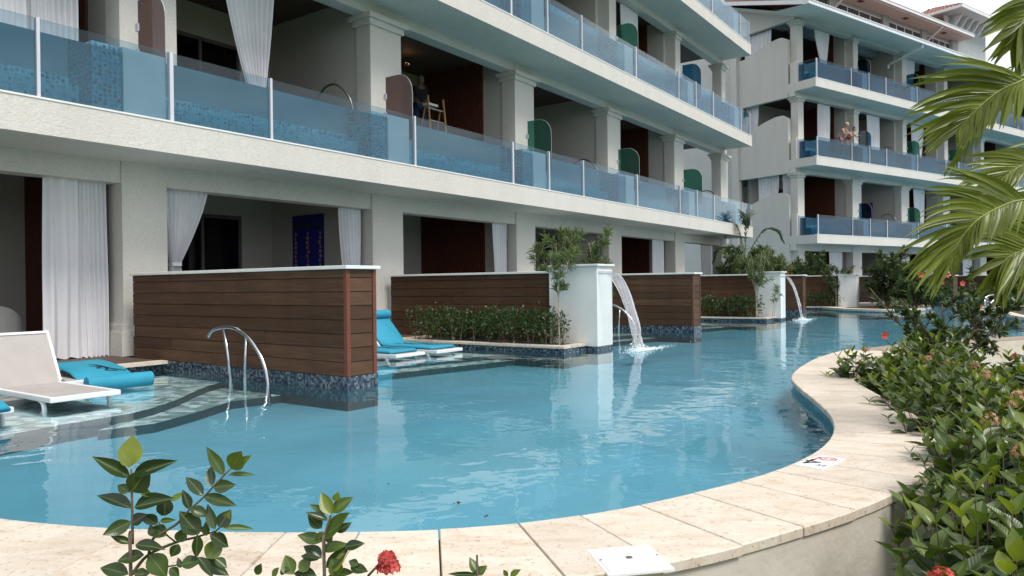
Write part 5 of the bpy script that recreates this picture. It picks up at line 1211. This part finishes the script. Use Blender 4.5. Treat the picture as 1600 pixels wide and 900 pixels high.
branching('thin trunked shrub over the planter left of the third white pillar', 'garden_shrub', 'A', 33.3, 6.85, .1, [([(0, 0, 0), (.06, .03, .7), (.0, .2, 1.6)], .028), ([(.1, 0, 0), (.2, -.0, .8), (.3, -.2, 1.7)], .028)] + fan(4, 1.2, 1.9, .6, lo=.6), LEAFB, .16, 190, .4, .2, 'shrubs between the two buildings')
# croton with orange leaves
branching('small croton with orange leaves behind the second timber wall', 'croton', 'A', 33.9, 9.0, .9, fan(4, .5, .8, .3), leafmat('orange_leaf', (.45, .16, .03), (.40, .30, .05)), .16, 40, .2, .35, 'crotons', bark=BARK)
# big shrub on the far bed
for (x, y, h, r, n, lb, fl) in ((15.35, 30.2, 2.45, 1.0, 12, 'big rounded dark green shrub right of the third white pillar', None), (16.6, 31.0, 2.1, 1.1, 11, 'spreading green shrub beside the fourth white pillar', None), (15.6, 28.7, .95, .9, 9, 'low flowering shrub at the edge of the far bed', [(0, -.5, 1.35, .12), (1.0, -.2, 1.05, .09)]), (17.2, 30.2, .9, .9, 8, 'low red flowered bush below the hanging palm frond', [(.2, -.6, 1.35, .13), (.9, -.5, 1.0, .11)])):
    branching(lb, 'garden_shrub', 'W', x, y, .05, fan(n, h * .35, h, r, r0=.03), LEAFB, .17, 480, .45, .3, 'shrubs on the far bed', bark=BARK, fl=fl)
for (x, y, h, lb) in ((17.8, 26.6, .8, 'low rounded bush on the island left'), (19.8, 26.4, 1.0, 'low rounded bush on the island near the right edge'), (18.9, 24.0, .7, 'low bush at the near end of the island')):
    branching(lb, 'garden_shrub', 'W', x, y, .1, fan(9, h * .4, h, .8, r0=.02), LEAFM, .17, 200, .35, .35, 'bushes on the island', bark=BARK)
# hibiscus in front of the right side
hb = []
for k in range(13):
    a = 2 * pi * k / 13; q = .5 + .5 * (k % 3) / 2; hb.append(([(0, 0, 0), (.12 * cos(a), .1 * sin(a), .5), (.6 * q * cos(a), .4 * q * sin(a), .95), (1.15 * q * cos(a), .6 * q * sin(a), random.uniform(.85, 1.55))], .022))
branching('sparse red flowered hibiscus standing before the far pool', 'hibiscus', 'W', 5.75, 9.7, -.42, hb, LEAFB, .10, 130, .34, .5, 'hibiscus bushes', bark=BARK, twig=.009,
          fl=[(-1.02, -.3, .92, .05), (.72, -.4, 1.0, .045), (.5, -.5, .66, .045), (.68, -.5, .48, .05), (.98, -.45, .55, .045), (.2, -.3, 1.28, .035)])
# dark palm behind the end of the near block, and tall palm at the right
def leaflet(mb_or_none, p, d, up, L_, wd, m, parent, droop=.3, tw=0):
    n = 7; V = []; F = []; d = d.normalized(); x = d.cross(up).normalized(); cur = Vector(p); dd = d.copy()
    for i in range(n + 1):
        t = i / n; w_ = wd * (min(1, .35 + 2.2 * t) if t < .3 else (1 - ((t - .3) / .7) ** 1.8)) * .5 + .0006
        z = x.cross(dd).normalized(); V += [cur - x * w_ + z * w_ * .5, cur, cur + x * w_ + z * w_ * .5]
        cur = cur + dd * L_ / n; dd = (dd + Vector((0, 0, -droop / n * (1 + t)))).normalized()
        if tw: x = (x + z * tw / n).normalized()
    for i in range(n):
        a = i * 3; F += [(a, a + 1, a + 4, a + 3), (a + 1, a + 2, a + 5, a + 4)]
    if mb_or_none is not None: return mb_or_none.add(V, F)
    me = bpy.data.meshes.new('leaflet'); me.from_pydata(V, [], F); me.polygons.foreach_set('use_smooth', [True] * len(F)); me.materials.append(m); return link('leaflet', me, parent)
def frond(parent, pts, L0, wd, m, count=26, droop=.5, side_up=Vector((0, 0, 1)), sep=True, ang=.8, taper=.55, r=.012, both=(1, -1), name='frond', t0=.12, rs=1, rachis=None):
    c = bez(pts, 10); n = len(c); rm = bpy.data.materials.get('palm_rachis') or pbr('palm_rachis', (.20, .24, .05), .5, .1, 8)
    fo = MB().tube(c, [r * (1 - .8 * i / n) for i in range(n)], 6).build(name, rachis or rm, parent, smooth=True); mb = None if sep else MB()
    for k in range(count):
        t = t0 + (1 - t0) * (k + .5) / count; i = min(int(t * (n - 1)), n - 2); p = c[i].lerp(c[i + 1], t * (n - 1) - i); tg = (c[i + 1] - c[i]).normalized()
        sd = tg.cross(side_up).normalized()
        for s_ in both:
            L_ = L0 * (sin(pi * (.18 + .74 * t)) ** .6) * (1 - (1 - taper) * t * .4) * random.uniform(.9, 1.08) * (rs if s_ < 0 else 1); a = ang * (1.15 - .75 * t) + random.uniform(-.08, .08)
            d = tg * cos(a) + sd * s_ * sin(a) + Vector((0, 0, random.uniform(-.05, .12)))
            upv = tg.cross(sd) * -1 + sd * s_ * -.25 + Vector((random.uniform(-.3, .3), random.uniform(-.3, .3), random.uniform(-.2, .2)))
            leaflet(mb, p, d, upv, L_, wd * random.uniform(.85, 1.1), m, fo, droop * random.uniform(.6, 1.4), random.uniform(-.5, .5))
    if mb: mb.build('leaflets', m, fo, smooth=True, kind='stuff')
    return fo
pt = thing('coconut_palm', 'bright green coconut palm whose fronds reach in from the right edge', 'palm tree', 'W', (5.6, 5.6, -.42), 0)
def LP(px, py, y): return at(px, py, y) - pt.location
tk = [(0, 0, 0), (.05, .0, 1.0), (.02, .05, 2.0), (-.05, .05, 3.0)]
MB().tube(bez(tk, 6), [.14 - .04 * i / 18 for i in range(19)], 12).build('trunk', BARK, pt, smooth=True)
crown = Vector((-.05, .05, 3.0))
D0 = 4.9
frond(pt, [crown, LP(1690, 60, 5.2), LP(1610, 118, D0), LP(1560, 143, D0), LP(1520, 176, D0), LP(1500, 200, D0)], .70, .044, LEAFP, 27, .5, Vector((.25, -1, .25)), ang=.95, t0=.42, rs=.5)
frond(pt, [crown, LP(1730, 230, 5.3), LP(1630, 300, D0 + .1), LP(1575, 318, D0), LP(1528, 343, D0 - .1), LP(1498, 378, D0 - .1), LP(1486, 412, D0 - .1)], .68, .040, LEAFP, 34, .6, Vector((.2, -1, .2)), ang=.9, t0=.40, rs=.42)
frond(pt, [crown, LP(1760, 170, 5.6), LP(1660, 240, 5.3), LP(1590, 262, 5.2), LP(1545, 300, 5.2)], .60, .044, LEAFP, 24, .5, Vector((.1, -1, .5)), ang=.8, t0=.4, rs=.6)
frond(pt, [crown, LP(1700, -40, 5.4), LP(1640, -20, 5.1), LP(1600, 30, 5.0), LP(1585, 60, 5.0)], .56, .062, LEAFP, 14, .3, Vector((.2, -1, .2)), ang=.8, t0=.5)
frond(pt, [crown, LP(1780, 330, 5.7), LP(1690, 375, 5.4), LP(1620, 385, 5.2), LP(1575, 402, 5.1), LP(1560, 430, 5.1)], .56, .055, LEAFP, 22, .4, Vector((.1, -1, .2)), ang=.9, t0=.45)
frond(pt, [crown, LP(1760, 150, 6.0), LP(1650, 290, 6.2), LP(1580, 335, 6.2), LP(1530, 350, 6.2)], .5, .022, leafmat('drying_leaflet', (.26, .24, .12), (.16, .2, .06), .6), 22, .6, Vector((.1, -1, .2)), ang=1.1, t0=.5)
for k in range(7):
    a = -1.2 + k * .55; e = crown + Vector((cos(a) * 1.5, sin(a) * 1.5, .5)); frond(pt, [crown, crown + Vector((cos(a) * .7, sin(a) * .7, .6)), e, e + Vector((cos(a) * .6, sin(a) * .6, -.7))], .6, .05, LEAFP, 22, .5, Vector((0, 0, 1)), sep=False, t0=.15)
p2 = thing('small_palm', 'dark fronded palm between the two buildings', 'palm tree', 'W', (9.9, 31.6, .0), 0)
MB().tube([(0, 0, 0), (.1, 0, 1.4), (.1, .1, 2.1)], [.14, .11, .09], 10).build('trunk', BARK, p2)
for (dx, dz, dy) in ((1.3, 1.3, -.2), (.2, 2.0, .2), (.8, .1, -.5), (-1.0, .5, 0), (-.5, 1.6, .3), (1.0, -.3, .3), (-.9, -.3, -.3)):
    frond(p2, [(.1, .1, 2.1), (.1 + dx * .5, dy * .5, 2.1 + max(dz, .3) * .75 + .2), (dx, dy, 2.1 + dz), (dx * 1.25, dy * 1.2, 2.1 + dz - .45)], .62, .07, LEAFPD, 20, .7, Vector((0, 0, 1)), sep=False, r=.016, rachis=LEAFPD)
p3 = thing('small_palm', 'low palm with sunlit arching fronds at the right edge over the island', 'palm tree', 'W', (20.2, 25.0, .1), 0)
MB().tube([(0, 0, 0), (.0, 0, .6), (0, 0, 1.2)], [.12, .1, .08], 10).build('trunk', BARK, p3)
for k in range(11):
    a = k * 2.4; rr = 1.3 + .3 * (k % 3); frond(p3, [(0, 0, 1.2), (cos(a) * rr * .5, sin(a) * rr * .5, 2.3), (cos(a) * rr, sin(a) * rr, 2.2), (cos(a) * rr * 1.35, sin(a) * rr * 1.35, 1.5)], .6, .05, LEAFP, 20, .7, Vector((0, 0, 1)), sep=False, r=.02)

# ================================================================ PEOPLE
def body(name, label, fr, loc, joints, edges, parts, rz=0, head=None, m=SKINM, group=None):
    """joints: name -> (x, y, z, r); one skinned surface; parts: clothes as looser skins over some joints"""
    t = thing('person', label, 'person', fr, loc, rz, group)
    def skin(nm, js, es, mt, grow=0):
        idx = {j: i for i, j in enumerate(js)}; me = bpy.data.meshes.new(nm); me.from_pydata([joints[j][:3] for j in js], [(idx[a], idx[b]) for a, b in es], []); o = link(nm, me, t)
        sk = o.modifiers.new('skin', 'SKIN'); sk.use_smooth_shade = True; sk.use_x_symmetry = False
        for i, j in enumerate(js): r = joints[j][3] + grow; me.skin_vertices[0].data[i].radius = (r * (1.35 if j in ('pelvis', 'chest', 'belly') else 1), r)
        me.skin_vertices[0].data[0].use_root = True; ss = o.modifiers.new('sub', 'SUBSURF'); ss.levels = ss.render_levels = 2; me.materials.append(mt); return o
    def skin_mesh(nm, js, es, mt, grow=0):
        idx = {j: i for i, j in enumerate(js)}; me = bpy.data.meshes.new(nm); me.from_pydata([joints[j][:3] for j in js], [(idx[a], idx[b]) for a, b in es], [])
        o = link(nm, me, t); o.modifiers.new('skin', 'SKIN').use_smooth_shade = True
        for i, j in enumerate(js):
            r = joints[j][3] + grow; me.skin_vertices[0].data[i].radius = (r * (1.3 if j in ('pelvis', 'chest', 'belly') else 1), r)
        me.skin_vertices[0].data[0].use_root = True; ss = o.modifiers.new('sub', 'SUBSURF'); ss.levels = ss.render_levels = 2; me.materials.append(mt); return o
    js = ['pelvis'] + [j for j in joints if j != 'pelvis']; skin_mesh('body', js, edges, m)
    for nm, js2, es2, mt, gr in parts: skin_mesh(nm, js2, es2, mt, gr)
    hx, hy, hz = joints['head'][:3]; hm, hair, hy2 = head
    o = MB(); R_ = 10
    bm = bmesh.new(); bmesh.ops.create_uvsphere(bm, u_segments=16, v_segments=12, radius=1)
    for v in bm.verts: v.co = Vector((v.co.x * .085, v.co.y * .105, v.co.z * .125 - (.02 if v.co.z < -.3 and v.co.y < 0 else 0)))
    me = bpy.data.meshes.new('head'); bm.to_mesh(me); bm.free(); me.polygons.foreach_set('use_smooth', [True] * len(me.polygons)); me.materials.append(m); ho = link('head', me, t); ho.location = (hx, hy, hz + .05); ho.rotation_euler = hy2
    MB().add([(-.014, -.1, .0), (.014, -.1, .0), (0, -.128, -.02), (0, -.1, .04)], [(0, 2, 3), (2, 1, 3), (0, 1, 2)]).build('nose', m, ho)
    for s_ in (-1, 1):
        MB().tube([(s_ * .032, -.092, .022), (s_ * .032, -.1, .022)], .011, 8).build('eye', BLACK, ho); MB().tube([(s_ * .083, .0, -.01), (s_ * .095, .01, .01)], .022, 8).build('ear', m, ho)
    MB().box(-.022, -.099, -.055, .022, -.09, -.047).build('mouth', RED, ho)
    bm = bmesh.new(); bmesh.ops.create_uvsphere(bm, u_segments=16, v_segments=12, radius=1)
    for v in bm.verts: v.co = Vector((v.co.x * .095, v.co.y * .112 + .014, v.co.z * .125 + .014 if v.co.z > -.1 or v.co.y > .1 else v.co.z * .03))
    me = bpy.data.meshes.new('hair'); bm.to_mesh(me); bm.free(); me.polygons.foreach_set('use_smooth', [True] * len(me.polygons)); me.materials.append(hair); link('hair', me, ho)
    # hands: palm and five fingers
    for hd, el in (('handL', 'elbL'), ('handR', 'elbR')):
        p = Vector(joints[hd][:3]); d = (p - Vector(joints[el][:3])).normalized(); x = d.cross(Vector((0, 0, 1))).normalized(); up = x.cross(d)
        mb = MB(); mb.tube([p - d * .01, p + d * .07], [.03, .034], 8)
        for k in range(4): o_ = x * (.026 - .0175 * k); l = [.06, .07, .066, .05][k]; mb.tube([p + d * .065 + o_, p + d * (.065 + l * .6) + o_ - up * .008, p + d * (.065 + l) + o_ - up * .03], [.009, .008, .006], 6)
        mb.tube([p + d * .015 + x * .03, p + d * .05 + x * .055 - up * .01, p + d * .08 + x * .06 - up * .02], [.011, .009, .007], 6)
        mb.build('hand', m, t, smooth=True)
    return t
EG = [('pelvis', 'belly'), ('belly', 'chest'), ('chest', 'neck'), ('neck', 'head'), ('chest', 'shL'), ('shL', 'elbL'), ('elbL', 'handL'), ('chest', 'shR'), ('shR', 'elbR'), ('elbR', 'handR'), ('pelvis', 'hipL'), ('hipL', 'kneeL'), ('kneeL', 'ankL'), ('ankL', 'toeL'), ('pelvis', 'hipR'), ('hipR', 'kneeR'), ('kneeR', 'ankR'), ('ankR', 'toeR')]
def J(lean=0, armf=.3, armz=1.05, hgt=1.0, spread=.12, lift=0, armx=.12, kn=0):
    s = hgt
    return dict(pelvis=(0, 0, .93 * s, .12), belly=(0, -.05 * lean, 1.10 * s, .115), chest=(0, -.28 * lean, 1.30 * s, .125), neck=(0, -.42 * lean, 1.46 * s, .055), head=(0, -.5 * lean, 1.56 * s, .06),
                shL=(.17, -.33 * lean, 1.38 * s, .055), elbL=(.24, -.33 * lean - armf * .5, 1.15 * s + lift, .042), handL=(armx, -.33 * lean - armf, armz, .03), shR=(-.17, -.33 * lean, 1.38 * s, .055), elbR=(-.24, -.33 * lean - armf * .5, 1.15 * s + lift, .042), handR=(-armx, -.33 * lean - armf, armz, .03),
                hipL=(spread * .8, 0, .88 * s, .09), kneeL=(spread, -.04 - kn, .48 * s, .06), ankL=(spread, .0, .09, .04), toeL=(spread + .02, -.14, .04, .03), hipR=(-spread * .8, 0, .88 * s, .09), kneeR=(-spread, -.02, .48 * s, .06), ankR=(-spread, .03, .09, .04), toeR=(-spread - .02, -.1, .04, .03))
BLOND = pbr('blond_hair', (.42, .34, .2), .7, .2, 30); BROWN = pbr('brown_hair', (.05, .03, .02), .6, .2, 30)
PAT = pbr('patterned_swim_shorts', (.30, .16, .17), .8, .5, 25); REDS = pbr('red_swimsuit', (.42, .03, .05), .7, .1, 10); NAVY = pbr('dark_work_shirt', (.012, .013, .02), .9, .1, 8); CAPG = pbr('grey_cap', (.14, .13, .11), .9, .1, 8); JEAN = pbr('blue_jeans', (.03, .05, .11), .9, .3, 20)
zf = Z1[2] + .35
EB_ = WB - 1.24
shorts = ('swim_shorts', ['pelvis', 'hipL', 'kneeL', 'hipR', 'kneeR'], [(0, 0)], None, 0)
def legsclip(js): return js
j1 = J(1.0, .28, 1.12, 1.02, .15, -.02, .12, .10); j1['thL'] = (.135, -.04, .66, .085); j1['thR'] = (-.135, 0, .66, .085)
body('person', 'blond bather in patterned shorts leaning on the rail of the far wing', 'B', (38.7, EB_ + .50, zf), j1, [e for e in EG if e not in (('hipL', 'kneeL'), ('hipR', 'kneeR'))] + [('hipL', 'thL'), ('thL', 'kneeL'), ('hipR', 'thR'), ('thR', 'kneeR')],
     [('swim_shorts', ['pelvis', 'hipL', 'thL', 'hipR', 'thR'], [('pelvis', 'hipL'), ('hipL', 'thL'), ('pelvis', 'hipR'), ('hipR', 'thR')], PAT, .014)], head=(SKINM, BLOND, (.3, 0, .5)), group='people on the far balcony')
j2 = J(.9, .30, 1.10, .93, .10, -.02, .2)
body('person', 'dark haired bather in a red swimsuit leaning beside the blond one', 'B', (39.5, EB_ + .50, zf), j2, EG, [('swimsuit', ['pelvis', 'belly', 'chest', 'hipL', 'hipR'], [('pelvis', 'belly'), ('belly', 'chest'), ('pelvis', 'hipL'), ('pelvis', 'hipR')], REDS, .015)], head=(SKINM, BROWN, (.2, 0, -.3)), group='people on the far balcony')
j3 = J(-.05, .35, 1.62, 1.0, .12, .25, .2)
SK2 = pbr('dark_skin', (.16, .09, .06), .55, .05, 8)
body('person', 'worker in dark clothes reaching up from a ladder beside the red slats', 'A', (15.15, 13.75, Z1[1] + 1.55), j3, EG, [('shirt', ['chest', 'belly', 'pelvis', 'shL', 'elbL', 'shR', 'elbR'], [('chest', 'belly'), ('belly', 'pelvis'), ('chest', 'shL'), ('shL', 'elbL'), ('chest', 'shR'), ('shR', 'elbR')], NAVY, .02),
     ('trousers', ['pelvis', 'hipL', 'kneeL', 'ankL', 'hipR', 'kneeR', 'ankR'], [('pelvis', 'hipL'), ('hipL', 'kneeL'), ('kneeL', 'ankL'), ('pelvis', 'hipR'), ('hipR', 'kneeR'), ('kneeR', 'ankR')], JEAN, .018)], rz=pi * .85, head=(SK2, CAPG, (0, 0, 0)), m=SK2)
t = thing('work_platform', 'dark scaffold platform under the worker on the balcony', 'scaffold', 'A', (14.9, 13.45, Z1[1]), 0)
MB().box(0, 0, 1.5, .6, .6, 1.55).build('platform_board', DARK, t)
for x in (0.02, .55):
    for y in (0.02, .55): MB().box(x, y, 0, x + .03, y + .03, 1.5).build('leg', FRAME, t)
t = thing('ceiling_lamp', 'small warm work lamp lighting the ceiling beside the worker', 'work lamp', 'A', (14.9, 14.0, Z1[2] - .62), 0)
em, tt, oo = mat('warm_lamp_face'); e_ = N(tt, 'ShaderNodeEmission'); e_.inputs[0].default_value = (1, .62, .32, 1); e_.inputs[1].default_value = 9; L(tt, e_.outputs[0], oo.inputs[0])
MB().box(-.07, -.04, .0, .07, .04, .05).build('lamp_housing', FG, t); MB().box(-.06, -.03, .05, .06, .03, .055).build('lamp_face', em, t)
